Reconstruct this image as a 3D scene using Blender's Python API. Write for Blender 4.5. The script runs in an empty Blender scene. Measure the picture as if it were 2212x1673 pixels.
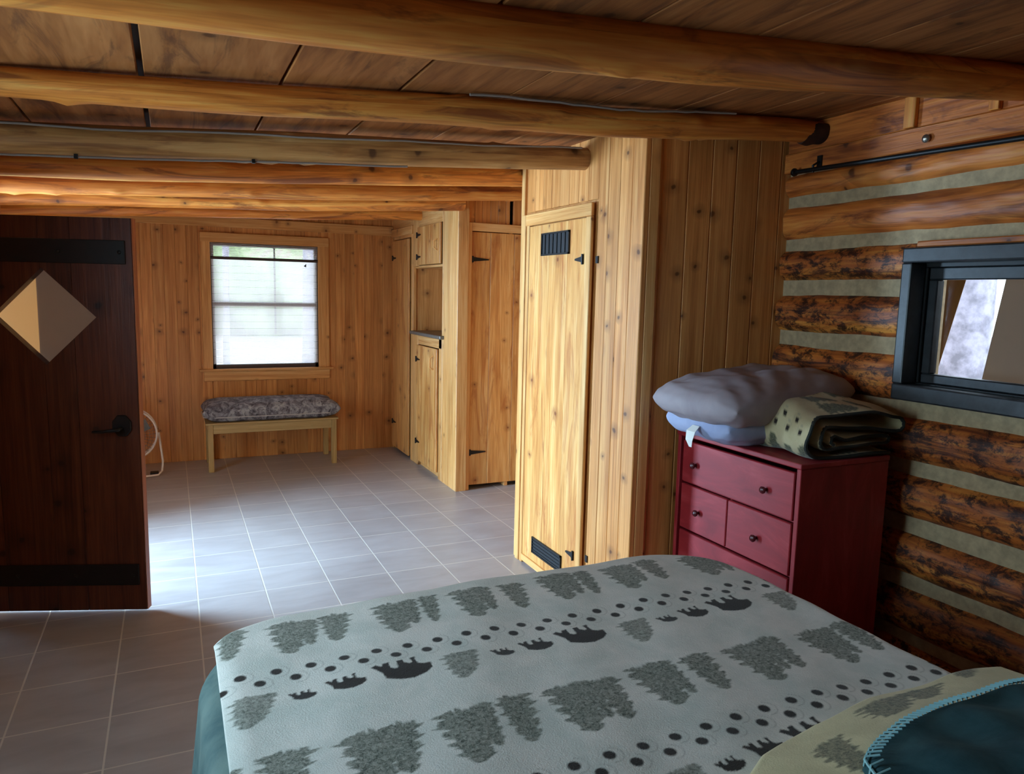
import bpy, math, random
import numpy as np
from mathutils import Vector, Matrix

# ------------------------------------------------------------------ camera, sky, light, exposure
sc = bpy.context.scene
col = sc.collection
PI = math.pi
YAW, PITCH, ROLL, FOC, CH = 0.4365, 0.1272, 0.0223, 1579.3, 1.5
fwd = Vector((math.sin(YAW)*math.cos(PITCH), math.cos(YAW)*math.cos(PITCH), -math.sin(PITCH)))
rgt = Vector((math.cos(YAW), -math.sin(YAW), 0))
upv = rgt.cross(fwd)
R_ = rgt*math.cos(ROLL) + upv*math.sin(ROLL)
U_ = upv*math.cos(ROLL) - rgt*math.sin(ROLL)
cam = bpy.data.objects.new('camera', bpy.data.cameras.new('camera'))
col.objects.link(cam)
M = Matrix((R_, U_, -fwd)).transposed().to_4x4()
M.translation = Vector((0, 0, CH))
cam.matrix_world = M
cam.data.sensor_fit = 'HORIZONTAL'
cam.data.sensor_width = 36
cam.data.lens = 36*FOC/2212
cam.data.clip_start = 0.02
sc.camera = cam

sc.view_settings.view_transform = 'Standard'
sc.view_settings.look = 'None'
sc.view_settings.gamma = 1
sc.view_settings.exposure = 0.68
sc.view_settings.use_curve_mapping = False

world = bpy.data.worlds.new('World'); sc.world = world
world.use_nodes = True
bg = world.node_tree.nodes['Background']
bg.inputs[0].default_value = (0.70, 0.87, 1.0, 1)
bg.inputs[1].default_value = 4.0


def area(name, loc, to, sx, sy, power, color, spread=PI):
    l = bpy.data.lights.new(name, 'AREA')
    l.shape = 'RECTANGLE'; l.size = sx; l.size_y = sy
    l.energy = power; l.color = color; l.spread = spread
    o = bpy.data.objects.new(name, l); col.objects.link(o)
    o.location = loc
    d = (Vector(to)-Vector(loc)).normalized()
    o.rotation_euler = d.to_track_quat('-Z', 'Z').to_euler()
    return o


area('daylight_doorway', (-2.60, 4.90, 1.30), (0.6, 4.0, 0.9), 2.6, 2.4, 680, (0.45, 0.72, 1.0))
area('daylight_side_window', (-1.12, 1.80, 1.35), (0.6, 1.6, 0.9), 0.9, 0.8, 21, (0.50, 0.82, 1.0))

# ------------------------------------------------------------------ helpers
rnd = random.Random(7)


def lin(c):
    return tuple(((x/255)/12.92 if x/255 <= .04045 else ((x/255+.055)/1.055)**2.4) for x in c)


def C4(c):
    return (*lin(c), 1)


def pget(o, k, d=None):
    return o.get(k, d)


def tag(o, label=None, cat=None, group=None, kind=None):
    if label: o['label'] = label
    if cat: o['category'] = cat
    if group: o['group'] = group
    if kind: o['kind'] = kind
    return o


def empty(name, loc=(0, 0, 0), rz=0):
    o = bpy.data.objects.new(name, None); col.objects.link(o)
    o.location = loc; o.rotation_euler = (0, 0, rz); o.empty_display_size = .05
    return o


class MB:
    """collects geometry in metres with UVs (v runs along the grain) and a tone per face"""
    def __init__(s):
        s.v = []; s.f = []; s.uv = []; s.t = []

    def face(s, idx, uvs, tone):
        s.f.append(idx); s.uv += uvs; s.t.append(tone)

    def box(s, a, b, grain='z', tone=None, tf=None):
        x0, y0, z0 = [min(a[i], b[i]) for i in range(3)]
        x1, y1, z1 = [max(a[i], b[i]) for i in range(3)]
        n = len(s.v)
        P = [(x0, y0, z0), (x1, y0, z0), (x1, y1, z0), (x0, y1, z0), (x0, y0, z1), (x1, y0, z1), (x1, y1, z1), (x0, y1, z1)]
        s.v += [tuple(tf(p)) if tf else p for p in P]
        tone = rnd.random() if tone is None else tone
        ou, ov = rnd.uniform(0, 50), rnd.uniform(0, 50)
        g = 'xyz'.index(grain)
        for idx, nrm in (((0, 3, 2, 1), 2), ((4, 5, 6, 7), 2), ((0, 1, 5, 4), 1), ((2, 3, 7, 6), 1), ((1, 2, 6, 5), 0), ((3, 0, 4, 7), 0)):
            rest = [k for k in range(3) if k != nrm]
            if g in rest:
                al = g; ac = [k for k in rest if k != g][0]
            else:
                al, ac = rest[1], rest[0]
            s.face([n+i for i in idx], [(P[i][ac]+ou+nrm*.37, P[i][al]+ov) for i in idx], tone)
        return s

    def tube(s, pts, r, seg=10, caps=True, tone=None, wob=0, flat=None, ease=None):
        """swept round bar through pts; r number or list"""
        pts = [Vector(p) for p in pts]; n0 = len(s.v); N = len(pts)
        rs = [r]*N if not hasattr(r, '__len__') else list(r)
        tone = rnd.random() if tone is None else tone
        ou, ov = rnd.uniform(0, 50), rnd.uniform(0, 50)
        L = 0; prev = None; up = None
        for i, p in enumerate(pts):
            d = ((pts[min(i+1, N-1)]-pts[max(i-1, 0)])).normalized()
            if up is None:
                up = Vector((0, 0, 1)) if abs(d.z) < .9 else Vector((1, 0, 0))
            sd = d.cross(up).normalized(); up = sd.cross(d).normalized()
            for k in range(seg):
                a = 2*PI*k/seg
                s.v.append(tuple(p + (sd*math.cos(a)+up*math.sin(a))*rs[i]))
        Ls = [0]
        for i in range(1, N): Ls.append(Ls[-1]+(pts[i]-pts[i-1]).length)
        for i in range(N-1):
            for k in range(seg):
                k2 = (k+1) % seg
                a, b, c, d = n0+i*seg+k, n0+i*seg+k2, n0+(i+1)*seg+k2, n0+(i+1)*seg+k
                rr = rs[i]*2*PI/seg
                s.face([a, b, c, d], [(ou+k*rr, ov+Ls[i]), (ou+(k+1)*rr, ov+Ls[i]), (ou+(k+1)*rr, ov+Ls[i+1]), (ou+k*rr, ov+Ls[i+1])], tone)
        if caps:
            for base, rev in ((n0, False), (n0+(N-1)*seg, True)):
                idx = [base+k for k in range(seg)]
                if not rev: idx = idx[::-1]
                s.face(idx, [(ou+.3*math.cos(2*PI*k/seg)*rs[0], ov+.3*math.sin(2*PI*k/seg)*rs[0]) for k in range(seg)], tone)
        return s

    def prism(s, poly, axis, a, b, tone=None, off=None):
        """polygon (2D) extruded along axis from a to b. poly coords fill the other two axes in order"""
        ax = 'xyz'.index(axis); rest = [k for k in range(3) if k != ax]
        n0 = len(s.v); n = len(poly)
        tone = rnd.random() if tone is None else tone
        ou, ov = off or (rnd.uniform(0, 50), rnd.uniform(0, 50))
        for t in (a, b):
            for p in poly:
                q = [0, 0, 0]; q[ax] = t; q[rest[0]] = p[0]; q[rest[1]] = p[1]; s.v.append(tuple(q))
        uvp = [(p[0]+ou, p[1]+ov) for p in poly]
        s.face(list(range(n0, n0+n))[::-1], uvp[::-1], tone)
        s.face(list(range(n0+n, n0+2*n)), uvp, tone)
        L = 0
        for i in range(n):
            j = (i+1) % n
            s.face([n0+i, n0+j, n0+n+j, n0+n+i], [(a+ou, uvp[i][1]), (a+ou, uvp[j][1]), (b+ou, uvp[j][1]), (b+ou, uvp[i][1])], tone)
        return s

    def lathe(s, prof, origin, axis='z', seg=20, tone=None):
        """prof: list of (r, h) ; axis direction h"""
        n0 = len(s.v); tone = rnd.random() if tone is None else tone
        o = Vector(origin); ax = {'x': Vector((1, 0, 0)), 'y': Vector((0, 1, 0)), 'z': Vector((0, 0, 1)), '-x': Vector((-1, 0, 0)), '-y': Vector((0, -1, 0))}[axis]
        e1 = Vector((0, 0, 1)) if axis != 'z' else Vector((1, 0, 0)); e2 = ax.cross(e1)
        for r, h in prof:
            for k in range(seg):
                a = 2*PI*k/seg
                s.v.append(tuple(o+ax*h+(e1*math.cos(a)+e2*math.sin(a))*r))
        for i in range(len(prof)-1):
            for k in range(seg):
                k2 = (k+1) % seg
                s.face([n0+i*seg+k, n0+i*seg+k2, n0+(i+1)*seg+k2, n0+(i+1)*seg+k], [(k/seg*.1, prof[i][1]), ((k+1)/seg*.1, prof[i][1]), ((k+1)/seg*.1, prof[i+1][1]), (k/seg*.1, prof[i+1][1])], tone)
        s.face([n0+k for k in range(seg)][::-1], [(0, 0)]*seg, tone)
        s.face([n0+(len(prof)-1)*seg+k for k in range(seg)], [(0, 0)]*seg, tone)
        return s

    def build(s, name, mat, parent=None, bevel=0, smooth=False, bseg=1, loc=None, rz=0):
        me = bpy.data.meshes.new(name)
        me.from_pydata(s.v, [], s.f)
        uvl = me.uv_layers.new(name='UVMap')
        flat = np.array(s.uv, dtype=np.float32).ravel()
        uvl.data.foreach_set('uv', flat)
        at = me.attributes.new('tone', 'FLOAT', 'FACE')
        at.data.foreach_set('value', np.array(s.t, dtype=np.float32))
        if smooth: me.polygons.foreach_set('use_smooth', [True]*len(me.polygons))
        me.update()
        # consistent outward normals
        import bmesh
        bm = bmesh.new(); bm.from_mesh(me); bmesh.ops.recalc_face_normals(bm, faces=bm.faces); bm.to_mesh(me); bm.free()
        if mat: me.materials.append(mat)
        o = bpy.data.objects.new(name, me); col.objects.link(o)
        if parent: o.parent = parent
        if loc: o.location = loc
        if rz: o.rotation_euler[2] = rz
        if bevel:
            m = o.modifiers.new('b', 'BEVEL'); m.width = bevel; m.segments = bseg; m.limit_method = 'ANGLE'; m.angle_limit = math.radians(40)
        if smooth:
            m = o.modifiers.new('es', 'EDGE_SPLIT'); m.split_angle = math.radians(45)
        return o


def grid_mesh(name, P, UV, mat, parent=None, attrs=None, smooth=True, close_u=False):
    """P: (nu,nv,3) array -> quad grid"""
    nu, nv = P.shape[:2]
    idx = np.arange(nu*nv).reshape(nu, nv)
    if close_u:
        a = idx; b = np.roll(idx, -1, 0)
        q = np.stack([a[:, :-1], b[:, :-1], b[:, 1:], a[:, 1:]], -1).reshape(-1, 4)
    else:
        q = np.stack([idx[:-1, :-1], idx[1:, :-1], idx[1:, 1:], idx[:-1, 1:]], -1).reshape(-1, 4)
    me = bpy.data.meshes.new(name)
    me.vertices.add(nu*nv); me.vertices.foreach_set('co', P.reshape(-1).astype(np.float32))
    me.loops.add(q.size); me.loops.foreach_set('vertex_index', q.ravel().astype(np.int32))
    me.polygons.add(len(q))
    me.polygons.foreach_set('loop_start', np.arange(0, q.size, 4, dtype=np.int32))
    me.polygons.foreach_set('loop_total', np.full(len(q), 4, dtype=np.int32))
    me.update(calc_edges=True)
    uvl = me.uv_layers.new(name='UVMap')
    uvl.data.foreach_set('uv', UV.reshape(-1, 2)[q.ravel()].astype(np.float32).ravel())
    if attrs:
        for k, A in attrs.items():
            at = me.color_attributes.new(k, 'FLOAT_COLOR', 'POINT')
            at.data.foreach_set('color', A.reshape(-1, 4).astype(np.float32).ravel())
    me.polygons.foreach_set('use_smooth', [smooth]*len(q))
    if mat: me.materials.append(mat)
    me.validate()
    o = bpy.data.objects.new(name, me); col.objects.link(o)
    if parent: o.parent = parent
    return o


# ------------------------------------------------------------------ materials
def newmat(name):
    m = bpy.data.materials.new(name); m.use_nodes = True
    nt = m.node_tree; b = nt.nodes['Principled BSDF']
    return m, nt, b


class NT:
    def __init__(s, nt): s.nt = nt
    def n(s, t, **kw):
        x = s.nt.nodes.new(t)
        for k, v in kw.items():
            if k.startswith('i_'): x.inputs[int(k[2:]) if k[2:].isdigit() else k[2:]].default_value = v
            else: setattr(x, k, v)
        return x
    def l(s, a, b): s.nt.links.new(a, b)
    def math(s, op, a, b=None, c=None, clamp=False):
        x = s.n('ShaderNodeMath', operation=op); x.use_clamp = clamp
        for i, v in enumerate((a, b, c)):
            if v is None: continue
            if isinstance(v, (int, float)): x.inputs[i].default_value = v
            else: s.l(v, x.inputs[i])
        return x.outputs[0]
    def ramp(s, f, stops, interp='LINEAR'):
        x = s.n('ShaderNodeValToRGB'); x.color_ramp.interpolation = interp
        e = x.color_ramp.elements
        while len(e) < len(stops): e.new(.5)
        for i, (p, c) in enumerate(stops):
            e[i].position = p; e[i].color = c if len(c) == 4 else (*c, 1)
        s.l(f, x.inputs[0]); return x.outputs[0]
    def mix(s, f, a, b, mode='MIX'):
        x = s.n('ShaderNodeMix', data_type='RGBA', blend_type=mode)
        if isinstance(f, (int, float)): x.inputs[0].default_value = f
        else: s.l(f, x.inputs[0])
        for i, v in ((6, a), (7, b)):
            if isinstance(v, tuple): x.inputs[i].default_value = v if len(v) == 4 else (*v, 1)
            else: s.l(v, x.inputs[i])
        return x.outputs[2]
    def noise(s, vec, scale, detail=3, rough=.55, dist=0, dims='2D'):
        x = s.n('ShaderNodeTexNoise', noise_dimensions=dims)
        x.inputs['Scale'].default_value = scale; x.inputs['Detail'].default_value = detail
        x.inputs['Roughness'].default_value = rough; x.inputs['Distortion'].default_value = dist
        s.l(vec, x.inputs['Vector']); return x.outputs[0]
    def scale(s, vec, sx, sy, sz=1):
        x = s.n('ShaderNodeMapping'); x.inputs['Scale'].default_value = (sx, sy, sz); s.l(vec, x.inputs['Vector']); return x.outputs[0]
    def bump(s, h, strength, dist, b):
        x = s.n('ShaderNodeBump'); x.inputs['Strength'].default_value = strength; x.inputs['Distance'].default_value = dist
        s.l(h, x.inputs['Height']); s.l(x.outputs[0], b.inputs['Normal'])


def wood(name, dark, mid, light, knot=(70, 30, 12), kscale=5.0, kthr=.5, krad=.10, rough=.5, streak=26, bump=.3, tonev=.25, gloss=.5, stain=None, stainamt=.0, kmul=1.0, patch=0.0):
    m, nt, b = newmat(name); w = NT(nt)
    uv = w.n('ShaderNodeUVMap').outputs[0]
    g1 = w.noise(w.scale(uv, streak, .9), 1, 4, .6, .8)
    g2 = w.noise(w.scale(uv, streak*6, 4), 1, 2, .6, .2)
    g3 = w.noise(w.scale(uv, 3, 1.2), 1, 3, .5, .4)
    f = w.math('ADD', w.math('MULTIPLY', g1, .65), w.math('MULTIPLY', g2, .35))
    c = w.ramp(f, [(.30, C4(dark)), (.5, C4(mid)), (.70, C4(light))])
    tone = w.n('ShaderNodeAttribute', attribute_name='tone').outputs['Fac']
    tv = w.math('ADD', w.math('MULTIPLY', tone, tonev), 1-tonev/2)
    tv = w.math('MULTIPLY', tv, w.math('ADD', w.math('MULTIPLY', g3, .5), .75))
    cmb = w.n('ShaderNodeCombineColor'); [w.l(tv, cmb.inputs[i]) for i in range(3)]
    c = w.mix(1.0, c, cmb.outputs[0], 'MULTIPLY')
    if stain:
        s1 = w.noise(w.scale(uv, 11, 1.6), 1, 5, .7, .7)
        sm = w.ramp(s1, [(.52, (0, 0, 0, 1)), (.66, (stainamt,)*3+(1,))])
        c = w.mix(sm, c, C4(stain))
    if patch:
        s2 = w.noise(w.scale(uv, 22, 12), 1, 5, .8, .25)
        pm = w.ramp(s2, [(.45, (0, 0, 0, 1)), (.60, (patch,)*3+(1,))])
        c = w.mix(pm, c, C4(knot))
    # knots
    wv = w.noise(uv, 14, 2, .5)
    wuv = w.n('ShaderNodeVectorMath', operation='ADD')
    cx = w.n('ShaderNodeCombineXYZ'); w.l(w.math('MULTIPLY', wv, .02), cx.inputs[0]); w.l(w.math('MULTIPLY', wv, .02), cx.inputs[1])
    w.l(uv, wuv.inputs[0]); w.l(cx.outputs[0], wuv.inputs[1])
    vo = w.n('ShaderNodeTexVoronoi', voronoi_dimensions='2D', feature='F1'); vo.inputs['Scale'].default_value = kscale
    w.l(w.scale(wuv.outputs[0], 1, 1.15), vo.inputs['Vector'])
    sep = w.n('ShaderNodeSeparateColor'); w.l(vo.outputs['Color'], sep.inputs[0])
    keep = w.math('GREATER_THAN', sep.outputs[0], kthr)
    rad = w.math('MULTIPLY', w.math('ADD', w.math('MULTIPLY', sep.outputs[1], .7), .45), krad)
    d = w.math('DIVIDE', vo.outputs['Distance'], rad)
    core = w.ramp(d, [(.35, (1, 1, 1, 1)), (.95, (0, 0, 0, 1))])
    halo = w.ramp(w.math('MULTIPLY', d, .35), [(.25, (.45,)*3+(1,)), (.9, (0, 0, 0, 1))])
    km = w.math('MULTIPLY', w.math('MAXIMUM', core, halo), keep)
    km = w.math('MULTIPLY', km, .85*kmul)
    c = w.mix(km, c, C4(knot))
    w.l(c, b.inputs['Base Color'])
    rr = w.math('ADD', w.math('MULTIPLY', g1, .2), rough-.1); w.l(rr, b.inputs['Roughness'])
    b.inputs['Specular IOR Level'].default_value = gloss
    w.bump(f, bump, .004, b)
    return m


def plain(name, c, rough=.5, metal=0, spec=.5, noise=0, nscale=20, bump=0, c2=None):
    m, nt, b = newmat(name); w = NT(nt)
    tc = w.n('ShaderNodeTexCoord').outputs['Object']
    n = w.noise(tc, nscale, 4, .6, 0, '3D')
    c2 = c2 or tuple(max(0, x*(1-noise)) for x in c)
    w.l(w.ramp(n, [(.35, C4(c2)), (.65, C4(c))]), b.inputs['Base Color'])
    b.inputs['Roughness'].default_value = rough; b.inputs['Metallic'].default_value = metal
    b.inputs['Specular IOR Level'].default_value = spec
    if bump: w.bump(n, bump, .003, b)
    return m


M_PINE = wood('pine_panel', (180, 112, 54), (212, 144, 78), (232, 172, 104), knot=(78, 36, 14), kscale=4.9, kthr=.45, krad=.10, rough=.42, streak=30)
M_PINE2 = wood('pine_board', (196, 130, 68), (224, 164, 96), (238, 192, 128), knot=(110, 60, 26), kscale=4.2, kthr=.55, krad=.09, rough=.42, streak=24, tonev=.12)
M_PINE3 = wood('pine_door', (184, 114, 54), (218, 156, 86), (236, 188, 120), knot=(120, 55, 25), kscale=3.4, kthr=.4, krad=.07, rough=.4, streak=16, tonev=.12, stain=(170, 88, 40), stainamt=.55)
M_LOGP = wood('weathered_log_beam', (150, 96, 50), (196, 142, 82), (216, 170, 110), knot=(70, 36, 20), kscale=3.6, kthr=.5, krad=.12, rough=.55, streak=14, stain=(120, 66, 36), stainamt=.6, bump=.5)
M_LOG = wood('log_beam', (176, 94, 32), (224, 136, 54), (242, 178, 86), knot=(66, 28, 14), kscale=3.6, kthr=.5, krad=.12, rough=.5, streak=14, stain=(118, 56, 28), stainamt=.75, bump=.5)
M_CEIL = wood('ceiling_board', (122, 70, 36), (164, 102, 54), (186, 124, 72), knot=(70, 38, 22), kscale=3.0, kthr=.5, krad=.12, rough=.65, streak=7, stain=(84, 50, 34), stainamt=.6, bump=.3, tonev=.2, gloss=.25)
M_LOGW = wood('log_wall', (136, 64, 26), (202, 112, 46), (226, 148, 68), knot=(58, 22, 12), kscale=4.0, kthr=.5, krad=.12, rough=.5, streak=12, stain=(104, 44, 22), stainamt=.8, bump=.7)
M_LOGR = wood('log_wall_rough', (112, 44, 18), (184, 98, 38), (224, 150, 64), knot=(44, 14, 10), kscale=4.0, kthr=.5, krad=.12, rough=.55, streak=10, stain=(70, 26, 16), stainamt=.9, bump=.9, patch=.95)
M_DARKDOOR = wood('dark_stained_door', (62, 27, 17), (92, 44, 26), (114, 60, 34), knot=(22, 8, 6), kscale=3.6, kthr=.35, krad=.11, rough=.4, streak=18, tonev=.3)
M_EDGE = wood('door_edge_lit_wood', (120, 60, 34), (160, 90, 56), (190, 120, 80), krad=.01, rough=.5)  # lighter wood tone puts the doorway light into the edge's colour
M_CHINK = plain('chinking_mortar', (184, 160, 124), .9, noise=.14, nscale=30, bump=.5)
M_BLACK = plain('black_paint', (44, 46, 50), .42, noise=.35, nscale=25, bump=.2)
M_IRON = plain('black_iron', (18, 18, 20), .45, spec=.4, noise=.3)
M_DKGRILLE = plain('vent_black', (20, 20, 24), .6)
M_BRONZE = plain('bronze_sash', (74, 62, 58), .5, noise=.1)
M_STEEL = plain('steel', (170, 165, 155), .3, metal=.9)
M_COUNTER = plain('grey_counter', (110, 104, 96), .35, noise=.2, nscale=60)
M_WHITEP = plain('white_plastic', (226, 208, 196), .4)
M_CABLE = plain('cable_sheath', (150, 138, 130), .45)
M_GREY = plain('grey_plastic', (96, 98, 98), .5)


def mat_red():
    m, nt, b = newmat('red_paint'); w = NT(nt)
    uv = w.n('ShaderNodeUVMap').outputs[0]
    n = w.noise(w.scale(uv, 12, 3), 1, 5, .65, .6)
    w.l(w.ramp(n, [(.3, C4((134, 24, 32))), (.55, C4((158, 34, 42))), (.75, C4((178, 58, 62)))]), b.inputs['Base Color'])
    b.inputs['Roughness'].default_value = .5
    w.bump(n, .12, .002, b)
    return m


M_RED = mat_red()
M_CHAR = plain('charred_wood', (66, 36, 24), .7, noise=.5, nscale=18, bump=.4)
M_KNOB = plain('dark_red_knob', (74, 14, 20), .3)


def mat_floor():
    m, nt, b = newmat('floor_tiles'); w = NT(nt)
    tc = w.n('ShaderNodeTexCoord').outputs['Object']
    mp = w.n('ShaderNodeMapping'); mp.inputs['Location'].default_value = (-.0703+20*.3114, -3.3681+20*.3114, 0); w.l(tc, mp.inputs['Vector'])
    br = w.n('ShaderNodeTexBrick'); br.offset = 0; br.squash = 1
    br.inputs['Scale'].default_value = 1; br.inputs['Brick Width'].default_value = .3114; br.inputs['Row Height'].default_value = .3114
    br.inputs['Mortar Size'].default_value = .0038; br.inputs['Mortar Smooth'].default_value = .3
    br.inputs['Color1'].default_value = (0, 0, 0, 1); br.inputs['Color2'].default_value = (1, 1, 1, 1)
    w.l(mp.outputs[0], br.inputs['Vector'])
    n = w.noise(w.scale(tc, 1.0, 3, 1), 4, 4, .55, .5, '3D')
    n2 = w.noise(tc, 1.7, 3, .5, .5, '3D')
    f = w.math('ADD', w.math('MULTIPLY', n, .6), w.math('MULTIPLY', n2, .4))
    c = w.ramp(f, [(.25, C4((156, 148, 146))), (.5, C4((172, 166, 165))), (.75, C4((188, 183, 182)))])
    sp = w.n('ShaderNodeSeparateColor'); w.l(br.outputs['Color'], sp.inputs[0])
    tv = w.math('ADD', w.math('MULTIPLY', sp.outputs[0], .10), .95)
    cm = w.n('ShaderNodeCombineColor'); [w.l(tv, cm.inputs[i]) for i in range(3)]
    c = w.mix(1.0, c, cm.outputs[0], 'MULTIPLY')
    c = w.mix(br.outputs['Fac'], c, C4((212, 206, 196)))
    w.l(c, b.inputs['Base Color'])
    rr = w.math('ADD', w.math('MULTIPLY', n, .2), .24); w.l(rr, b.inputs['Roughness'])
    h = w.math('SUBTRACT', w.math('MULTIPLY', n, .12), br.outputs['Fac'])
    w.bump(h, .5, .002, b)
    return m


M_FLOOR = mat_floor()


def mat_blanket(name, base, base2, tree, tree2, ink, scale=1.0, fuzzy=.6):
    m, nt, b = newmat(name); w = NT(nt)
    tc = w.n('ShaderNodeTexCoord').outputs['Object']
    at = w.n('ShaderNodeAttribute', attribute_name='dye').outputs['Color']
    sp = w.n('ShaderNodeSeparateColor'); w.l(at, sp.inputs[0])
    n = w.noise(tc, 9*scale, 4, .6, .3, '3D')
    n2 = w.noise(tc, 130*scale, 3, .7, .8, '3D')
    n3 = w.noise(tc, 300*scale, 2, .6, 0, '3D')
    c = w.ramp(n, [(.35, C4(base2)), (.62, C4(base))])
    tcol = w.mix(w.ramp(n2, [(.38, (0, 0, 0, 1)), (.64, (1, 1, 1, 1))]), C4(tree), C4(tree2))
    tf = w.math('MULTIPLY', sp.outputs[0], w.ramp(n2, [(.30, (1, 1, 1, 1)), (.78, (.62,)*3+(1,))]))
    c = w.mix(tf, c, tcol)
    c = w.mix(w.math('MULTIPLY', sp.outputs[2], .9), c, C4((112, 114, 112)))
    c = w.mix(sp.outputs[1], c, C4(ink))
    w.l(c, b.inputs['Base Color'])
    b.inputs['Roughness'].default_value = .95
    b.inputs['Specular IOR Level'].default_value = .15
    b.inputs['Sheen Weight'].default_value = .15
    w.bump(w.math('ADD', n3, w.math('MULTIPLY', n, 1.2)), .4, .003, b)
    return m


M_BLANKET = mat_blanket('printed_fleece', (214, 212, 206), (194, 198, 192), (66, 72, 62), (122, 126, 112), (36, 28, 24))
M_FOLD = mat_blanket('cream_fleece', (206, 196, 156), (188, 178, 140), (78, 76, 60), (112, 108, 84), (36, 28, 24))
M_CAMO = mat_blanket('camp_blanket', (196, 180, 142), (180, 164, 126), (44, 52, 38), (72, 78, 58), (40, 32, 30))
M_BINDING = plain('dark_binding', (40, 42, 38), .9)


def mat_fabric(name, c, c2, rough=.9, nscale=6, sheen=.2, bump=.3, fs=260):
    m, nt, b = newmat(name); w = NT(nt)
    tc = w.n('ShaderNodeTexCoord').outputs['Object']
    n = w.noise(tc, nscale, 4, .65, .4, '3D'); n2 = w.noise(tc, fs, 2, .6, 0, '3D')
    w.l(w.ramp(n, [(.35, C4(c2)), (.65, C4(c))]), b.inputs['Base Color'])
    b.inputs['Roughness'].default_value = rough; b.inputs['Sheen Weight'].default_value = sheen
    b.inputs['Specular IOR Level'].default_value = .2
    w.bump(w.math('ADD', n2, n), bump, .003, b)
    return m


M_TEAL = mat_fabric('teal_fleece', (52, 88, 94), (34, 66, 74), nscale=9, sheen=.0)
M_TEAL2 = mat_fabric('grey_teal_fleece', (104, 122, 118), (70, 92, 94), nscale=7, sheen=.0)
M_STITCH = plain('pale_stitching', (140, 188, 196), .8)
M_PILLOW = mat_fabric('grey_pillowcase', (170, 158, 162), (152, 140, 146), nscale=5, fs=420, sheen=.0, rough=.55, bump=.15)
M_PILLOWL = mat_fabric('blue_grey_pillowcase', (170, 178, 206), (150, 158, 190), nscale=5, fs=420, sheen=.0, rough=.6, bump=.15)
M_TAG = plain('white_tag', (240, 238, 232), .7)
M_MATT = mat_fabric('mattress_ticking', (200, 200, 200), (184, 184, 188))


def mat_camo():
    m, nt, b = newmat('leafy_cushion_cloth'); w = NT(nt)
    tc = w.n('ShaderNodeTexCoord').outputs['Object']
    n = w.noise(tc, 13, 5, .7, 1.2, '3D'); n2 = w.noise(tc, 29, 4, .7, 1.6, '3D')
    c = w.ramp(n, [(.36, C4((62, 58, 64))), (.47, C4((112, 108, 114))), (.56, C4((146, 146, 150))), (.68, C4((178, 176, 172)))])
    c = w.mix(w.ramp(n2, [(.56, (0, 0, 0, 1)), (.62, (.8, .8, .8, 1))]), c, C4((52, 44, 50)))
    w.l(c, b.inputs['Base Color']); b.inputs['Roughness'].default_value = .85
    return m


M_CUSH = mat_camo()


def mat_glass(name='window_glass', tint=(1, 1, 1), rough=0):
    m, nt, b = newmat(name)
    for n in list(nt.nodes): nt.nodes.remove(n)
    w = NT(nt)
    out = w.n('ShaderNodeOutputMaterial')
    tr = w.n('ShaderNodeBsdfTransparent'); tr.inputs[0].default_value = (*tint, 1)
    gl = w.n('ShaderNodeBsdfGlossy'); gl.inputs['Roughness'].default_value = .02
    fr = w.n('ShaderNodeFresnel'); fr.inputs[0].default_value = 1.35
    mx = w.n('ShaderNodeMixShader'); w.l(fr.outputs[0], mx.inputs[0]); w.l(tr.outputs[0], mx.inputs[1]); w.l(gl.outputs[0], mx.inputs[2])
    w.l(mx.outputs[0], out.inputs[0])
    return m


M_GLASS = mat_glass()


def mat_translucent(name, c, amt=.5, rough=.8, alpha=1.0):
    m, nt, b = newmat(name)
    for n in list(nt.nodes): nt.nodes.remove(n)
    w = NT(nt); out = w.n('ShaderNodeOutputMaterial')
    d = w.n('ShaderNodeBsdfDiffuse'); d.inputs[0].default_value = C4(c)
    t = w.n('ShaderNodeBsdfTranslucent'); t.inputs[0].default_value = C4(c)
    mx = w.n('ShaderNodeMixShader'); mx.inputs[0].default_value = amt
    w.l(d.outputs[0], mx.inputs[1]); w.l(t.outputs[0], mx.inputs[2])
    if alpha < 1:
        tr = w.n('ShaderNodeBsdfTransparent'); m2 = w.n('ShaderNodeMixShader'); m2.inputs[0].default_value = alpha
        w.l(tr.outputs[0], m2.inputs[1]); w.l(mx.outputs[0], m2.inputs[2]); w.l(m2.outputs[0], out.inputs[0])
    else: w.l(mx.outputs[0], out.inputs[0])
    return m


M_SHEER = mat_translucent('sheer_cloth', (240, 204, 158), .45)
M_SHEER2 = mat_translucent('lined_cloth', (186, 160, 140), .32)
M_REED = mat_translucent('pale_reed', (252, 250, 250), .8)
M_REEDD = mat_translucent('dark_reed', (120, 108, 96), .4)
M_TAUPE = mat_translucent('taupe_cloth', (150, 134, 122), .35)
M_BROWNC = mat_translucent('brown_cloth', (120, 92, 62), .3)

# ------------------------------------------------------------------ room numbers
XL = -1.0          # left wall
YF = 6.785         # far wall
XW = 2.535         # log wall
XC = 1.905         # cupboard front
YP = 5.066         # alcove front
XP = 1.755         # pantry side face
YB = 2.533         # pantry / panelled face toward the camera
YB0 = -1.3         # wall behind the camera


def ceil(x): return 2.085+.068*x
def bott(x): return 1.985+.066*x


def struct(o, name=None):
    o['kind'] = 'structure'; return o


# floor
fb = MB(); fb.box((-1.3, -1.5, -.1), (2.9, 7.0, 0)); struct(fb.build('floor', M_FLOOR))

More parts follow.
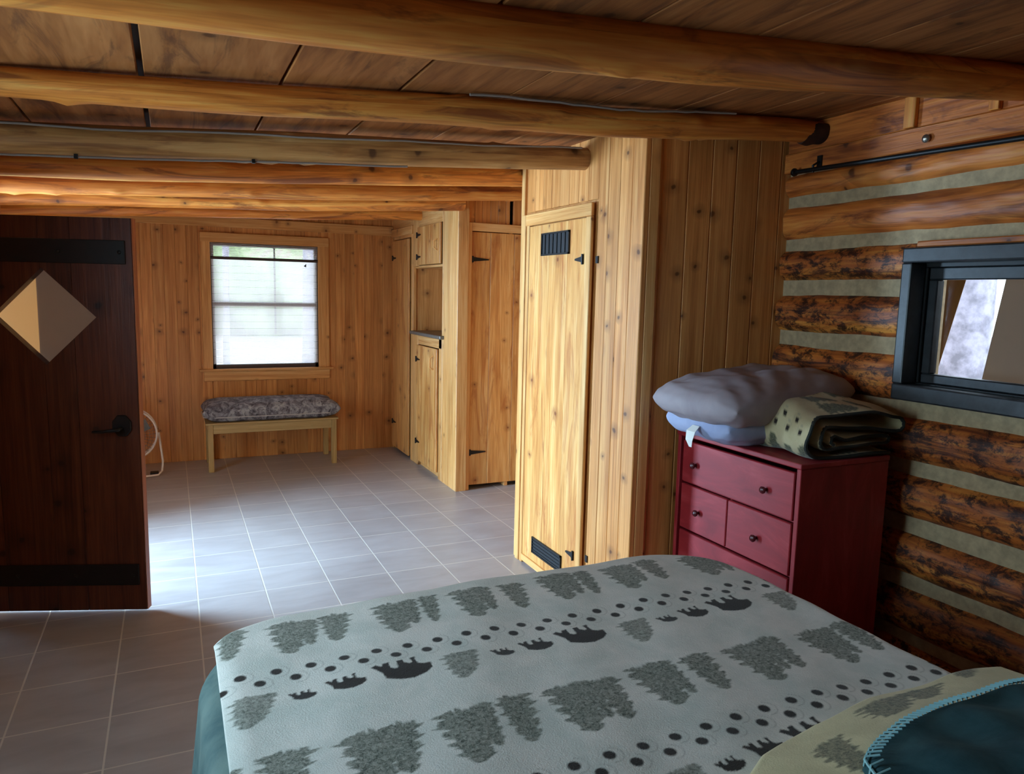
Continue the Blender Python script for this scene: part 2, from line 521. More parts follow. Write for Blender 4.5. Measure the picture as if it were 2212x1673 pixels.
# ceiling: wide boards running to depth, following the roof slope
cb = MB()
edges = [-1.25, -1.10, -.79, -.425, -.055, .32, .68, 1.05, 1.41, 1.76, 2.12, 2.46, 2.85]
gaps = [.004, .004, .004, .008, .016, .008, .010, .004, .004, .004, .005, .004, .004]
for i in range(len(edges)-1):
    a, b_ = edges[i]+gaps[i]/2, edges[i+1]-gaps[i+1]/2
    cb.box((a, -1.5, 0), (b_, 7.0, .025), grain='y', tf=lambda p: (p[0], p[1], p[2]+ceil(p[0])))
struct(cb.build('ceiling', M_CEIL, bevel=.003))
cb = MB(); cb.box((-1.3, -1.5, .03), (2.9, 7.0, .06), tf=lambda p: (p[0], p[1], p[2]+ceil(p[0]))); struct(cb.build('trim_1', M_DKGRILLE))


def planks(mb, axis, face, depth, u0, u1, z0, z1, wdt, holes=(), start=None, ztop=None):
    """vertical tongue and groove boards. axis 'x': boards spread along x on plane y=face; 'y': along y on plane x=face"""
    u = u0 if start is None else start
    while u < u1-1e-4:
        a, b = max(u, u0), min(u+wdt, u1)
        u += wdt
        if b-a < .003: continue
        segs = [(z0, z1)]
        cuts = [(a, b)]
        for (h0, h1, g0, g1) in holes:
            nc = []
            for (p, q) in cuts: nc += [(p, q)]
            if b > h0 and a < h1:
                segs2 = []
                # split board at hole sides
                parts = []
                if a < h0: parts.append((a, h0, False))
                parts.append((max(a, h0), min(b, h1), True))
                if b > h1: parts.append((h1, b, False))
                tone = rnd.random()
                for (p, q, inh) in parts:
                    if q-p < .002: continue
                    for (s0, s1) in ([(z0, g0), (g1, z1)] if inh else [(z0, z1)]):
                        if s1-s0 < .004: continue
                        _pl(mb, axis, face, depth, p, q, s0, s1, tone, ztop)
                segs = None
        if segs:
            _pl(mb, axis, face, depth, a, b, z0, z1, rnd.random(), ztop)


def _pl(mb, axis, face, depth, a, b, z0, z1, tone, ztop):
    if axis == 'x': mb.box((a+.0005, face, z0), (b-.0005, face+depth, z1), 'z', tone)
    else: mb.box((face, a+.0005, z0), (face+depth, b-.0005, z1), 'z', tone)


# far wall with window hole
W0, W1, WZ0, WZ1 = .305, 1.215, .795, 1.88
mb = MB(); planks(mb, 'x', YF, .03, XL-.1, XC+.6, 0, 2.23, .088, [(W0, W1, WZ0, WZ1)], start=XL-.1)
wf = struct(mb.build('wall_far', M_PINE, bevel=.0035))
mb = MB()
mb.box((XL-.3, YF+.031, 0), (W0, YF+.12, 2.4)).box((W1, YF+.031, 0), (2.9, YF+.12, 2.4)).box((W0, YF+.031, 0), (W1, YF+.12, WZ0)).box((W0, YF+.031, WZ1), (W1, YF+.12, 2.4))
mb.build('wall_core', M_PINE2, wf)
# head board under the ceiling of the far wall
mb = MB(); mb.box((XL, YF-.02, 2.005), (XC, YF-.001, 2.09), 'x'); struct(mb.build('trim_2', M_PINE2, bevel=.004))

# left wall: doorway and side window holes
DY0, DY1, DZ = 3.93, 4.84, 1.83
SY0, SY1, SZ0, SZ1 = 1.33, 2.27, .95, 1.75
mb = MB()
for a, b_, h in ((YB0, DY0, [(SY0, SY1, SZ0, SZ1)]), (DY1, YF, [])):
    planks(mb, 'y', XL-.03, .03, a, b_, 0, 2.06, .12, h)
planks(mb, 'y', XL-.03, .03, DY0, DY1, DZ, 2.06, .12)
wl = struct(mb.build('wall_left', M_PINE, bevel=.0035))
mb = MB()
x0, x1 = XL-.14, XL-.031
mb.box((x0, YB0-.1, 0), (x1, SY0, 2.3)).box((x0, SY1, 0), (x1, DY0, 2.3)).box((x0, SY0, 0), (x1, SY1, SZ0)).box((x0, SY0, SZ1), (x1, SY1, 2.3))
mb.box((x0, DY0, DZ), (x1, DY1, 2.3)).box((x0, DY1, 0), (x1, YF+.12, 2.3))
mb.build('wall_core', M_PINE2, wl)
# casing of the doorway and of the side window
mb = MB()
mb.box((XL-.001, DY1, 0), (XL+.018, DY1+.07, DZ+.07)).box((XL-.001, DY0-.07, 0), (XL+.018, DY0, DZ+.07)).box((XL-.001, DY0, DZ), (XL+.018, DY1, DZ+.07), 'y')
struct(mb.build('trim_3', M_PINE2, bevel=.003))
mb = MB()
for a, b_ in (((SY0-.06, SZ0-.06), (SY0, SZ1+.06)), ((SY1, SZ0-.06), (SY1+.06, SZ1+.06))): mb.box((XL-.001, a[0], a[1]), (XL+.018, b_[0], b_[1]))
mb.box((XL-.001, SY0, SZ1), (XL+.018, SY1, SZ1+.06), 'y').box((XL-.001, SY0, SZ0-.06), (XL+.018, SY1, SZ0), 'y')
w3 = struct(mb.build('window_3', M_PINE2, bevel=.003))
mb = MB(); mb.box((XL-.07, SY0, SZ0), (XL-.064, SY1, SZ1)); mb.build('pane', M_GLASS, w3)

# wall behind the camera
mb = MB(); planks(mb, 'x', YB0-.03, .03, XL-.1, XW+.2, 0, 2.28, .12); struct(mb.build('wall_back', M_PINE, bevel=.0035))
mb = MB(); mb.box((XL-.3, YB0-.15, 0), (XW+.35, YB0-.031, 2.4)); mb.build('wall_core', M_PINE2, bpy.data.objects['wall_back'])

# ------------------------------------------------------------------ far window with reed shade
mb = MB()
mb.box((.235, YF-.022, WZ0-.01), (W0+.008, YF-.001, 1.955)).box((W1-.008, YF-.022, WZ0-.01), (1.305, YF-.001, 1.955))
mb.box((.235, YF-.023, WZ1-.004), (1.305, YF-.001, 1.958), 'x')
mb.box((.20, YF-.05, .775), (1.335, YF-.001, .797), 'x').box((.235, YF-.022, .69), (1.305, YF-.001, .775), 'x')
win = struct(mb.build('window_1', M_PINE2, bevel=.004))
mb = MB()
fy0, fy1 = YF+.012, YF+.06
mb.box((W0, fy0, WZ0), (W0+.036, fy1, WZ1)).box((W1-.036, fy0, WZ0), (W1, fy1, WZ1)).box((W0, fy0, WZ0), (W1, fy1, WZ0+.036)).box((W0, fy0, WZ1-.03), (W1, fy1, WZ1))
mb.build('window_frame', M_BRONZE, win, bevel=.003)
mb = MB(); mb.box((W0+.03, fy0-.004, 1.342), (W1-.03, fy1-.02, 1.378)); mb.build('meeting_rail', M_BRONZE, win, bevel=.003)
mb = MB(); mb.box((W0+.02, fy1-.02, WZ0+.02), (W1-.02, fy1-.015, WZ1-.02)); mb.build('pane', M_GLASS, win)
mb = MB(); mb.box((W0+.53, fy1-.012, WZ0+.3), (W0+.545, fy1, WZ1-.03)); mb.build('outer_bar', M_BRONZE, win)
# shade
sh = empty('reed_shade', (0, 0, 0))
tag(sh, 'pale woven reed shade with rolled top hanging in the far window', 'window shade')
mb = MB()
z = WZ0+.045
k = 0
while z < 1.755:
    mb.box((W0+.014, YF-.006, z), (W1-.014, YF-.0045, z+.0050), 'x', .5); z += .0064 if k % 9 else .0084; k += 1
for x in np.arange(W0+.05, W1-.03, .013): mb.box((x, YF-.0042, WZ0+.045), (x+.0016, YF-.003, 1.76), 'z', .5)
mb.build('woven_panel', M_REED, sh)
mb = MB()
z = 1.765
while z < 1.87:
    mb.box((W0+.012, YF-.018, z), (W1-.012, YF-.006, z+.0045), 'x', .5); z += .0125
mb.build('gathered_folds', M_REED, sh)
mb = MB(); mb.box((W0+.006, YF-.02, 1.735), (W1-.006, YF-.007, 1.76), 'x', .5); mb.build('hem_bar', M_BRONZE, sh, bevel=.003)
mb = MB(); mb.box((W0+.006, YF-.01, 1.855), (W1-.006, YF+.012, 1.875), 'x', .5); mb.build('head_rail', M_BRONZE, sh, bevel=.002)
mb = MB(); mb.prism([(1.085, 1.70), (1.105, 1.692), (1.108, 1.722)], 'y', YF-.011, YF-.008); mb.build('cord_tassel', M_IRON, sh)


# ------------------------------------------------------------------ hinges
def hinge(name, parent, x, y, z, horiz, L=.075, mat=None, both=True):
    """horiz '+y','-y','+x' strap direction on faces x=const or y=const, butterfly/strap shape"""
    mb = MB(); w_ = .016
    if horiz == 'x':   # on a plane y = const facing -y
        mb.prism([(x-.006, z-w_*1.4), (x+.006, z-w_*1.4), (x+.010, z-w_), (x+L, z-.004), (x+L, z+.004), (x+.010, z+w_), (x+.006, z+w_*1.4), (x-.006, z+w_*1.4)], 'y', y-.006, y)
        mb.tube([(x, y-.006, z-w_*1.5), (x, y-.006, z+w_*1.5)], .005, 8)
    else:
        s = 1 if horiz == '+y' else -1
        mb.prism([(y-s*.006, z-w_*1.4), (y+s*.006, z-w_*1.4), (y+s*.012, z-w_*.8), (y+s*L, z-.004), (y+s*L, z+.004), (y+s*.012, z+w_*.8), (y+s*.006, z+w_*1.4), (y-s*.006, z+w_*1.4)], 'x', x-.006, x)
        mb.tube([(x-.006, y, z-w_*1.5), (x-.006, y, z+w_*1.5)], .005, 8)
    return mb.build(name, M_IRON, parent)


# ------------------------------------------------------------------ built-in cupboards along x = XC
th = .03
wc = MB()
ct = ceil(XC)+.01
# carcass behind the fronts
wc.box((XC+.42, YP+.03, 0), (XC+.45, YF, 2.25)).box((XC+.03, 6.16, 0), (XC+.42, 6.19, 2.2)).box((XC+.03, 5.30, 0), (XC+.42, 5.33, 2.2)).box((XC+.03, 6.74, 0), (XC+.42, 6.77, 2.2))
# face frame
wc.box((XC, 6.74, 0), (XC+th, YF, ct)).box((XC, 6.005, 0), (XC+th, 6.205, .0)).box((XC, 6.15, 0), (XC+th, 6.215, ct)).box((XC, 6.215, 1.965), (XC+th, 6.74, ct), 'y')
wc.box((XC, 5.995, 1.71), (XC+th, 6.15, ct)).box((XC, 5.995, 0), (XC+th, 6.15, 1.13)).box((XC, 5.40, 2.035), (XC+th, 5.995, ct), 'y').box((XC, 5.40, 1.695), (XC+th, 5.995, 1.715), 'y').box((XC, 5.40, 1.055), (XC+th, 5.995, 1.13), 'y')
wc.box((XC, 5.40, 0), (XC+th, 5.465, 1.13)).box((XC, YP, 0), (XC+th, 5.375, ct)).box((XC, 5.375, 0), (XC+th, 5.40, ct))
wc.box((XC+.004, 6.15, 1.99), (XC-.018, 6.78, 2.06), 'y').box((XC+.02, 6.2, 1.695), (XC+.42, 5.4, 1.71), 'y').box((XC+.38, 5.33, 1.13), (XC+.415, 6.16, 1.70))
cup = struct(wc.build('wall_cupboards', M_PINE2, bevel=.003))
mb = MB(); planks(mb, 'y', XC+.37, .009, 5.335, 6.155, 1.165, 1.692, .085); mb.build('niche_back', M_PINE, cup, bevel=.003)
mb = MB(); mb.box((XC+.03, 5.335, .0), (XC+.36, 6.155, .03)); mb.build('bottom_shelf', M_PINE2, cup)

tc_ = empty('cupboard_door', (XC, 6.48, 0)); tag(tc_, 'tall narrow pine cupboard door next to the far wall', 'cupboard door')
def local(mb, o, *a, **k):
    ob = mb.build(*a, parent=o, **k); ob.location = (-o.location.x, -o.location.y, -o.location.z); return ob
mb = MB(); mb.box((XC-.019, 6.225, .03), (XC-.001, 6.735, 1.955)); local(mb, tc_, 'door_panel', M_PINE3, bevel=.003)
for z in (1.80, .27):
    h = hinge('hinge', tc_, XC-.019, 6.72, z, '-y', .10); h.location = (-XC, -6.48, 0)
tc_ = empty('cupboard_door', (XC, 5.7, 0)); tag(tc_, 'small square pine cupboard door above the open niche', 'cupboard door')
mb = MB(); mb.box((XC-.019, 5.408, 1.718), (XC-.001, 5.985, 2.03)); local(mb, tc_, 'door_panel', M_PINE3, bevel=.003)
mb = MB(); mb.tube([(XC-.022, 5.47, 1.91), (XC-.05, 5.47, 1.89), (XC-.05, 5.47, 1.84), (XC-.022, 5.47, 1.82)], .006, 8); local(mb, tc_, 'pull_handle', M_PINE2)
for z in (1.965, 1.785):
    h = hinge('hinge', tc_, XC-.019, 5.98, z, '-y', .09); h.location = (-XC, -5.7, 0)
tc_ = empty('cupboard_door', (XC, 5.7, 0)); tag(tc_, 'pine cupboard door below the grey counter of the niche', 'cupboard door')
mb = MB(); mb.box((XC-.019, 5.468, .055), (XC-.001, 5.99, 1.05)); local(mb, tc_, 'door_panel', M_PINE3, bevel=.003)
mb = MB(); mb.tube([(XC-.022, 5.54, .99), (XC-.05, 5.54, .97), (XC-.05, 5.54, .90), (XC-.022, 5.54, .88)], .006, 8); local(mb, tc_, 'pull_handle', M_PINE2)
for z in (.93, .22):
    h = hinge('hinge', tc_, XC-.019, 5.985, z, '-y', .09); h.location = (-XC, -5.7, 0)
mb = MB(); mb.box((XC-.035, 5.345, 1.135), (XC+.366, 6.145, 1.162), 'y'); co = mb.build('counter_top', M_COUNTER, bevel=.004)
tag(co, 'grey counter slab in the open niche of the pine cupboards', 'counter')

# corner post and alcove wall with the closet door
mb = MB(); mb.box((XC+.001, YP-.006, 0), (XC+.085, YP-.0005, ceil(XC)+.01)).box((XC+.0305, YP, 0), (XC+.085, YP+.04, ceil(XC)+.01)); struct(mb.build('trim_4', M_PINE2, bevel=.002))
AX0, AX1 = 2.022, 2.66
mb = MB(); planks(mb, 'x', YP+.03, .02, XC+.08, 2.75, 2.01, ceil(XC+.3)+.04, .062); wa = struct(mb.build('wall_alcove', M_PINE, bevel=.003))
mb = MB(); mb.box((XC+.46, YP+.06, 0), (2.85, YP+.10, 2.3)); mb.build('wall_core', M_DKGRILLE, wa)
mb = MB()
mb.box((XC+.085, YP+.005, 0), (AX0-.003, YP+.045, 2.01)).box((AX1+.003, YP+.005, 0), (2.75, YP+.045, 2.01)).box((AX0-.003, YP+.004, 1.950), (AX1+.003, YP+.045, 2.01), 'x')
struct(mb.build('trim_5', M_PINE2, bevel=.003))
cd = struct(empty('door_1', (AX0, YP+.02, 0)))
mb = MB()
for i, (a, b_) in enumerate(((0, .15), (.15, .345), (.345, .50), (.50, AX1-AX0))):
    mb.box((a+.0008, 0, .035), (b_-.0008, .025, 1.944))
mb.build('door_panel', M_PINE3, cd, bevel=.002)
for z in (1.745, .29): hinge('hinge', cd, .006, 0, z, 'x', .13)

# alcove side wall (right) – closes the space behind the pantry
mb = MB(); planks(mb, 'y', 2.72, .03, 3.69, YP+.1, 0, 2.28, .1); struct(mb.build('wall_alcove_side', M_PINE, bevel=.003))

# ------------------------------------------------------------------ pantry block
PZ = ceil(XP)+.008
mb = MB()
# near boards
planks(mb, 'y', XP, .025, YB, 2.888, 0, PZ, .0905)
# boards above the pantry door
planks(mb, 'y', XP, .025, 2.888, 3.62, 1.93, PZ, .0905)
mb.box((XP+.012, 2.86, 0), (XP+.04, 3.66, 1.95))
mb.box((XP+.025, 3.62, 0), (XP+.06, 3.68, PZ))
pw = struct(mb.build('wall_pantry', M_PINE, bevel=.003))
mb = MB(); mb.box((XP+.06, 3.64, 0), (2.72, 3.68, 2.26)).box((XP+.03, YB+.03, 0), (XP+.06, 2.86, 2.2)); mb.build('wall_core', M_PINE2, pw)
# casing: far double strip, top and near piece of the pantry doorway
mb = MB()
mb.box((XP-.004, 3.645, 0), (XP+.02, 3.683, PZ)).box((XP-.018, 3.598, 0), (XP-.0005, 3.640, 1.918)).box((XP-.014, 3.56, 0), (XP-.0005, 3.592, 1.918))
mb.box((XP-.018, 2.918, 1.858), (XP-.0005, 3.597, 1.918), 'y')
mb.box((XP-.018, 2.918, 0), (XP-.0005, 2.962, 1.857))
struct(mb.build('trim_6', M_PINE2, bevel=.003))
pd = struct(empty('door_2', (XP, 2.966, 0)))
mb = MB()
for a, b_ in ((0, .17), (.17, .36), (.36, .588)):
    mb.box((-.012, a+.0006, .055), (.008, b_-.0006, 1.853))
o = mb.build('door_panel', M_PINE3, pd, bevel=.0012)
def vent(par, y0, y1, z0, z1, vertical):
    mb = MB(); x = -.012
    mb.box((x-.004, y0, z0), (x-.0005, y1, z1))
    v = mb.build('vent', M_DKGRILLE, par)
    mb = MB()
    mb.box((x-.009, y0, z0), (x-.004, y0+.008, z1)).box((x-.009, y1-.008, z0), (x-.004, y1, z1)).box((x-.009, y0, z0), (x-.004, y1, z0+.008)).box((x-.009, y0, z1-.008), (x-.004, y1, z1))
    if vertical:
        for k in range(1, 7):
            yy = y0+(y1-y0)*k/7; mb.box((x-.008, yy-.003, z0), (x-.004, yy+.003, z1))
    else:
        for k in range(1, 5):
            zz = z0+(z1-z0)*k/5; mb.box((x-.008, y0, zz-.002), (x-.004, y1, zz+.002))
    mb.build('grille', M_IRON, v)
vent(pd, 3.115-2.966, 3.405-2.966, 1.695, 1.808, True)
vent(pd, 3.10-2.966, 3.425-2.966, .105, .193, False)
mb = MB(); mb.box((-.02, .0, .018), (.004, .588, .055), 'y'); mb.build('kick_board', M_PINE2, pd, bevel=.002)
for z in (1.665, .235):
    hinge('hinge', pd, -.012, .02, z, '+y', .07)
mb = MB()
for z in (1.66, .255): mb.box((XP-.006, 2.868, z-.016), (XP-.0005, 2.887, z+.016))
mb.build('hinge_leaf', M_IRON, pw)
# edge board of the corner (lit end) and the panelled face
mb = MB(); planks(mb, 'x', YB+.012, .02, XP+.075, XW+.14, 0, ceil(XP)+.04, .128, start=1.849-.128)
struct(mb.build('wall_panelled', M_PINE, bevel=.004))
mb = MB(); mb.box((XP+.0255, YB, 0), (XP+.075, YB+.03, ceil(XP)+.01)); struct(mb.build('trim_7', M_PINE2, bevel=.003))
mb = MB(); mb.box((XP+.0255, YB+.033, 0), (XW+.3, YB+.09, 2.26)); mb.build('wall_core', M_DKGRILLE, bpy.data.objects['wall_panelled'])


# ------------------------------------------------------------------ round logs
def vnoise(seed):
    r = random.Random(seed); ph = [(r.uniform(0, 6.28), r.uniform(.5, 1.5)) for _ in range(12)]
    def f(a, t):
        return (math.sin(a+ph[0][0]+t*1.1)*.35+math.sin(2*a+ph[1][0]+t*2.3)*.28+math.sin(3*a+ph[2][0]-t*4.1)*.2+math.sin(5*a+ph[3][0]+t*7)*.1+math.sin(t*3.1+ph[4][0])*.3+math.sin(t*8.3+ph[5][0])*.12)
    return f


def log_mesh(p0, p1, r0, r1, seed, wob=.006, seg=28, step=.03, bow=.0, squash=(1, 1), knots=8, prof=None):
    """prof: list of (x, z of the underside, radius) for a log lying along x"""
    mb = MB(); p0, p1 = Vector(p0), Vector(p1); L = (p1-p0).length; d = (p1-p0).normalized()
    sd = d.cross(Vector((0, 0, 1))).normalized(); up = sd.cross(d).normalized()
    N = max(2, int(L/step)); f = vnoise(seed); r_ = random.Random(seed+1)
    kn = [(r_.uniform(0, L), r_.uniform(0, 6.28), r_.uniform(.006, .014)) for _ in range(knots)]
    ou, ov = r_.uniform(0, 50), r_.uniform(0, 50); tone = r_.random()
    for i in range(N+1):
        t = i/N; c = p0.lerp(p1, t); rr = r0+(r1-r0)*t
        if prof:
            rr = float(np.interp(c.x, [q[0] for q in prof], [q[2] for q in prof]))
            c.z = float(np.interp(c.x, [q[0] for q in prof], [q[1] for q in prof]))+rr
            if len(prof[0]) > 3: c.y += float(np.interp(c.x, [q[0] for q in prof], [q[3] for q in prof]))
        for k in range(seg):
            a = 2*PI*k/seg
            q = rr + wob*f(a, t*L)
            for (kl, ka, kh) in kn:
                da = (a-ka+PI) % (2*PI)-PI; dd = ((t*L-kl)/.035)**2+(da*rr/.022)**2
                if dd < 4: q += kh*math.exp(-dd*1.6)
            c2 = c+Vector((0, 0, -bow*math.sin(PI*t)))
            mb.v.append(tuple(c2+sd*math.cos(a)*q*squash[0]+up*math.sin(a)*q*squash[1]))
    for i in range(N):
        for k in range(seg):
            k2 = (k+1) % seg; w_ = (r0+r1)/2*2*PI/seg
            mb.face([i*seg+k, i*seg+k2, (i+1)*seg+k2, (i+1)*seg+k], [(ou+k*w_, ov+i*L/N), (ou+(k+1)*w_, ov+i*L/N), (ou+(k+1)*w_, ov+(i+1)*L/N), (ou+k*w_, ov+(i+1)*L/N)], tone)
    for base in (0, N*seg):
        mb.face([base+k for k in range(seg)], [(ou+.04*math.cos(2*PI*k/seg), ov+.04*math.sin(2*PI*k/seg)) for k in range(seg)], tone*.5)
    return mb


# ceiling rafters: (y, bottom offset, radius left, radius right, x0, x1, label)
RAFT = [
    (1.630, XL-.02, XW+.02, [(-1.1, 1.965, .066, 0), (-.257, 1.989, .070, 0), (.252, 2.004, .074, 0), (.742, 2.026, .076, 0), (1.27, 2.061, .076, 0), (1.6, 2.085, .074, -.01), (1.965, 2.113, .066, -.03), (2.56, 2.150, .054, -.10)], 'thickest round log rafter nearest the camera, across the top of the picture'),
    (2.355, XL-.02, 2.50, [(-1.1, 1.945, .036), (-.384, 1.979, .038), (.255, 2.006, .043), (.8, 2.045, .046), (1.435, 2.070, .052), (2.32, 2.145, .046), (2.6, 2.160, .042)], 'round log rafter with dark stain and a blackened right end above the red dresser'),
    (3.02, XL-.02, XP-.002, [(-1.1, 1.895, .054), (-.49, 1.927, .055), (-.12, 1.947, .056), (.45, 1.986, .056), (.91, 2.012, .055), (1.76, 2.070, .052)], 'pale weathered log rafter butting into the side of the pantry block'),
    (3.74, XL-.02, 2.72, [(-1.1, 1.912, .050), (-.61, 1.939, .051), (-.15, 1.957, .052), (.56, 2.002, .052), (1.13, 2.042, .052), (1.7, 2.083, .052), (2.7, 2.14, .05)], 'log rafter fourth from the camera, pale and bright at its left end'),
    (4.40, XL-.02, 2.72, [(-1.1, 1.92, .050), (-.72, 1.939, .051), (-.18, 1.962, .052), (.65, 2.003, .052), (1.33, 2.046, .052), (2.7, 2.14, .05)], 'bright golden log rafter over the doorway, fifth from the camera'),
    (5.02, XL-.02, XC+.02, [(-1.1, 1.915, .050), (-.73, 1.938, .050), (-.2, 1.964, .050), (.75, 2.006, .050), (1.7, 2.063, .050), (2.0, 2.085, .05)], 'orange log rafter ending at the wide corner board of the cupboards'),
    (5.95, XL-.02, XC-.002, [(-1.1, 1.930, .046), (-.85, 1.946, .048), (-.24, 1.985, .048), (.89, 2.030, .048), (1.85, 2.085, .048)], 'reddish knotty log rafter, the last one before the far wall'),
]
for i, (y, x0, x1, prof, lab) in enumerate(RAFT):
    L_ = log_mesh((x0, y, bott(x0)), (x1, y, bott(x1)), .05, .05, 40+i, wob=.0035, knots=14, prof=prof)
    o = L_.build('log_rafter', M_LOGP if i == 2 else M_LOG, smooth=True)
    tag(o, lab, 'log beam', 'round log rafters under the ceiling')
ch = log_mesh((2.40, 2.355, 0), (2.505, 2.355, 0), .05, .05, 41, wob=.004, knots=3, prof=[(2.40, 2.1475, .0440), (2.42, 2.146, .0465), (2.505, 2.151, .045)]); ch.build('charred_end', M_CHAR, bpy.data.objects['log_rafter.001'], smooth=True)
def under(i, x): return float(np.interp(x, [q[0] for q in RAFT[i][3]], [q[1] for q in RAFT[i][3]]))

# grey cables stapled along the rafters
def cable(name, pts, r, label):
    mb = MB(); mb.tube(pts, r, 8); o = mb.build(name, M_CABLE, smooth=True); tag(o, label, 'cable', 'cables along the rafters'); return o
rr = random.Random(5)
pts = [(x, 3.02-.064, under(2, x)+.088+.003*math.sin(x*9)+rr.uniform(-.001, .001)) for x in np.linspace(-.98, 1.70, 40)]
cable('electric_cable', pts, .0042, 'grey cable running along the top of the rafter that meets the pantry')
pts = [(x, 3.02-.026, under(2, x)-.004+rr.uniform(-.001, .001)) for x in np.linspace(-.98, .9, 30)]
cc = cable('electric_cable', pts, .0042, 'shiny cable stapled under the pale weathered rafter at left')
for x in (-.62, -.28, .3):
    mb = MB(); mb.box((x-.006, 3.02-.034, under(2, x)-.010), (x+.006, 3.02-.018, under(2, x)+.004)); mb.build('staple', M_IRON, cc)
pts = [(x, 2.355-.054, under(1, x)+.088+.003*math.sin(x*7)+rr.uniform(-.002, .002)) for x in np.linspace(.9, 2.0, 24)]
cable('electric_cable', pts, .0045, 'dark cable tucked between the ceiling and the rafter above the pantry corner')

# ------------------------------------------------------------------ log wall on the right
WY0, WY1, WZA, WZB = .70, 1.865, 1.165, 1.690      # window hole (outer frame) y from, y to
wr = struct(empty('wall_right', (XW, 0, 0)))
def wsub(mb, name, mat, **k):
    o = mb.build(name, mat, wr, **k); o.location = (-XW, 0, 0); return o
mb = MB()
mb.box((XW+.012, YB0-.1, 0), (XW+.16, WY0, 2.3), 'y').box((XW+.012, WY1, 0), (XW+.16, YB+.03, 2.3), 'y').box((XW+.012, WY0, 0), (XW+.16, WY1, WZA), 'y').box((XW+.012, WY0, WZB), (XW+.16, WY1, 2.3), 'y')
mb.box((XW+.16, YB0, -.1), (XW+.17, YB0+.01, 2.3))
wsub(mb, 'chinking', M_CHINK)


def wall_log(y0, y1, z0, z1, seed, mat, depth=.045):
    """hewn log face: rounded band between z0 and z1 (functions of y), uneven edges"""
    f = vnoise(seed); g = vnoise(seed+50); z0 -= .009; z1 += .009
    ny = max(3, int((y1-y0)/.012)); nz = 12
    P = np.zeros((ny+1, nz+1, 3)); UV = np.zeros((ny+1, nz+1, 2)); r = random.Random(seed); ou, ov = r.uniform(0, 50), r.uniform(0, 50)
    for i in range(ny+1):
        y = y0+(y1-y0)*i/ny
        a = z0+.006*f(0, y*2.2)+.002*f(1, y*9); b = z1+.006*g(0, y*2.2)+.002*g(1, y*9)
        for j in range(nz+1):
            t = j/nz; z = a+(b-a)*t
            bulge = (1-abs(2*t-1)**3.2)
            x = XW+.020-(depth*bulge)-.004*f(t*3, y*3)*bulge-.003*g(t*6, y*14)*bulge
            P[i, j] = (x, y, z); UV[i, j] = (ou+t*(b-a), ov+y)
    o = grid_mesh('log', P, UV, mat, wr); o.location = (-XW, 0, 0)
    me = o.data; at = me.attributes.new('tone', 'FLOAT', 'FACE'); at.data.foreach_set('value', [r.random()]*len(me.polygons))
    return o


Y0, Y1 = YB0, YB+.01
# (z0,z1,split by window?, rough)
wall_log(Y0, Y1, 1.958, 2.045, 11, M_LOGW, .035)
wall_log(Y0, Y1, 1.772, 1.905, 12, M_LOGW, .04)
wall_log(WY1+.012, Y1, 1.590, 1.712, 13, M_LOGR); wall_log(Y0, WY0-.01, 1.590, 1.712, 14, M_LOGR)
wall_log(WY1+.012, Y1, 1.368, 1.515, 15, M_LOGR, .05); wall_log(Y0, WY0-.01, 1.368, 1.515, 16, M_LOGR)
wall_log(WY1+.012, Y1, 1.125, 1.293, 17, M_LOGR, .05); wall_log(Y0, WY0-.01, 1.125, 1.293, 18, M_LOGR)
wall_log(Y0, Y1, .905, 1.060, 19, M_LOGR, .05)
wall_log(Y0, Y1, .690, .845, 20, M_LOGR, .05)
wall_log(Y0, Y1, .465, .612, 21, M_LOGR, .05)
wall_log(Y0, Y1, .240, .400, 22, M_LOGR, .05)
wall_log(Y0, Y1, .01, .185, 23, M_LOGR, .05)

# plate boards on top of the log wall
mb = MB(); mb.box((XW-.045, Y0, 2.052), (XW+.011, YB-.002, 2.135), 'y'); pb = struct(mb.build('trim_8', M_LOGW, bevel=.004))
mb = MB(); mb.box((XW-.028, Y0, 2.137), (XW+.011, YB-.002, 2.256), 'y'); struct(mb.build('trim_9', M_LOGW, bevel=.004))
mb = MB()
mb.box((XW-.05, 1.905, 2.138), (XW-.029, 1.950, 2.25)).box((XW-.05, 1.60, 2.138), (XW-.029, 1.635, 2.25)); struct(mb.build('trim_10', M_LOG, bevel=.002))
mb = MB(); mb.lathe([(.009, 0), (.009, .006), (.014, .008), (.015, .014), (.009, .021), (.0, .022)], (XW-.045, 1.846, 2.085), '-x', 16); o = mb.build('hanging_knob', M_STEEL, smooth=True); tag(o, 'small round metal knob screwed to the board above the curtain rod', 'knob')

# curtain rod
cr = empty('curtain_rod', (XW-.07, 2.0, 2.045)); tag(cr, 'black metal curtain rod fixed above the right hand window', 'curtain rod')
def rsub(mb, name, mat, **k):
    o = mb.build(name, mat, cr, **k); o.location = (-cr.location.x, -cr.location.y, -cr.location.z); return o
mb = MB(); mb.tube([(XW-.082, .45, 1.998), (XW-.082, 2.42, 2.044)], .0095, 12); rsub(mb, 'pole', M_IRON, smooth=True)
mb = MB(); mb.lathe([(.004, 0), (.016, .006), (.018, .014), (.012, .024), (.003, .028)], (XW-.082, 2.42, 2.044), 'y', 14); rsub(mb, 'finial', M_IRON, smooth=True)
for y in (2.33, .62):
    mb = MB(); zz = 2.044-(2.42-y)*.0234; mb.tube([(XW-.046, y, zz+.035), (XW-.06, y, zz+.03), (XW-.085, y, zz+.016), (XW-.082, y, zz-.012)], .005, 8).box((XW-.052, y-.012, zz+.01), (XW-.0455, y+.012, zz+.06)); rsub(mb, 'bracket', M_IRON)

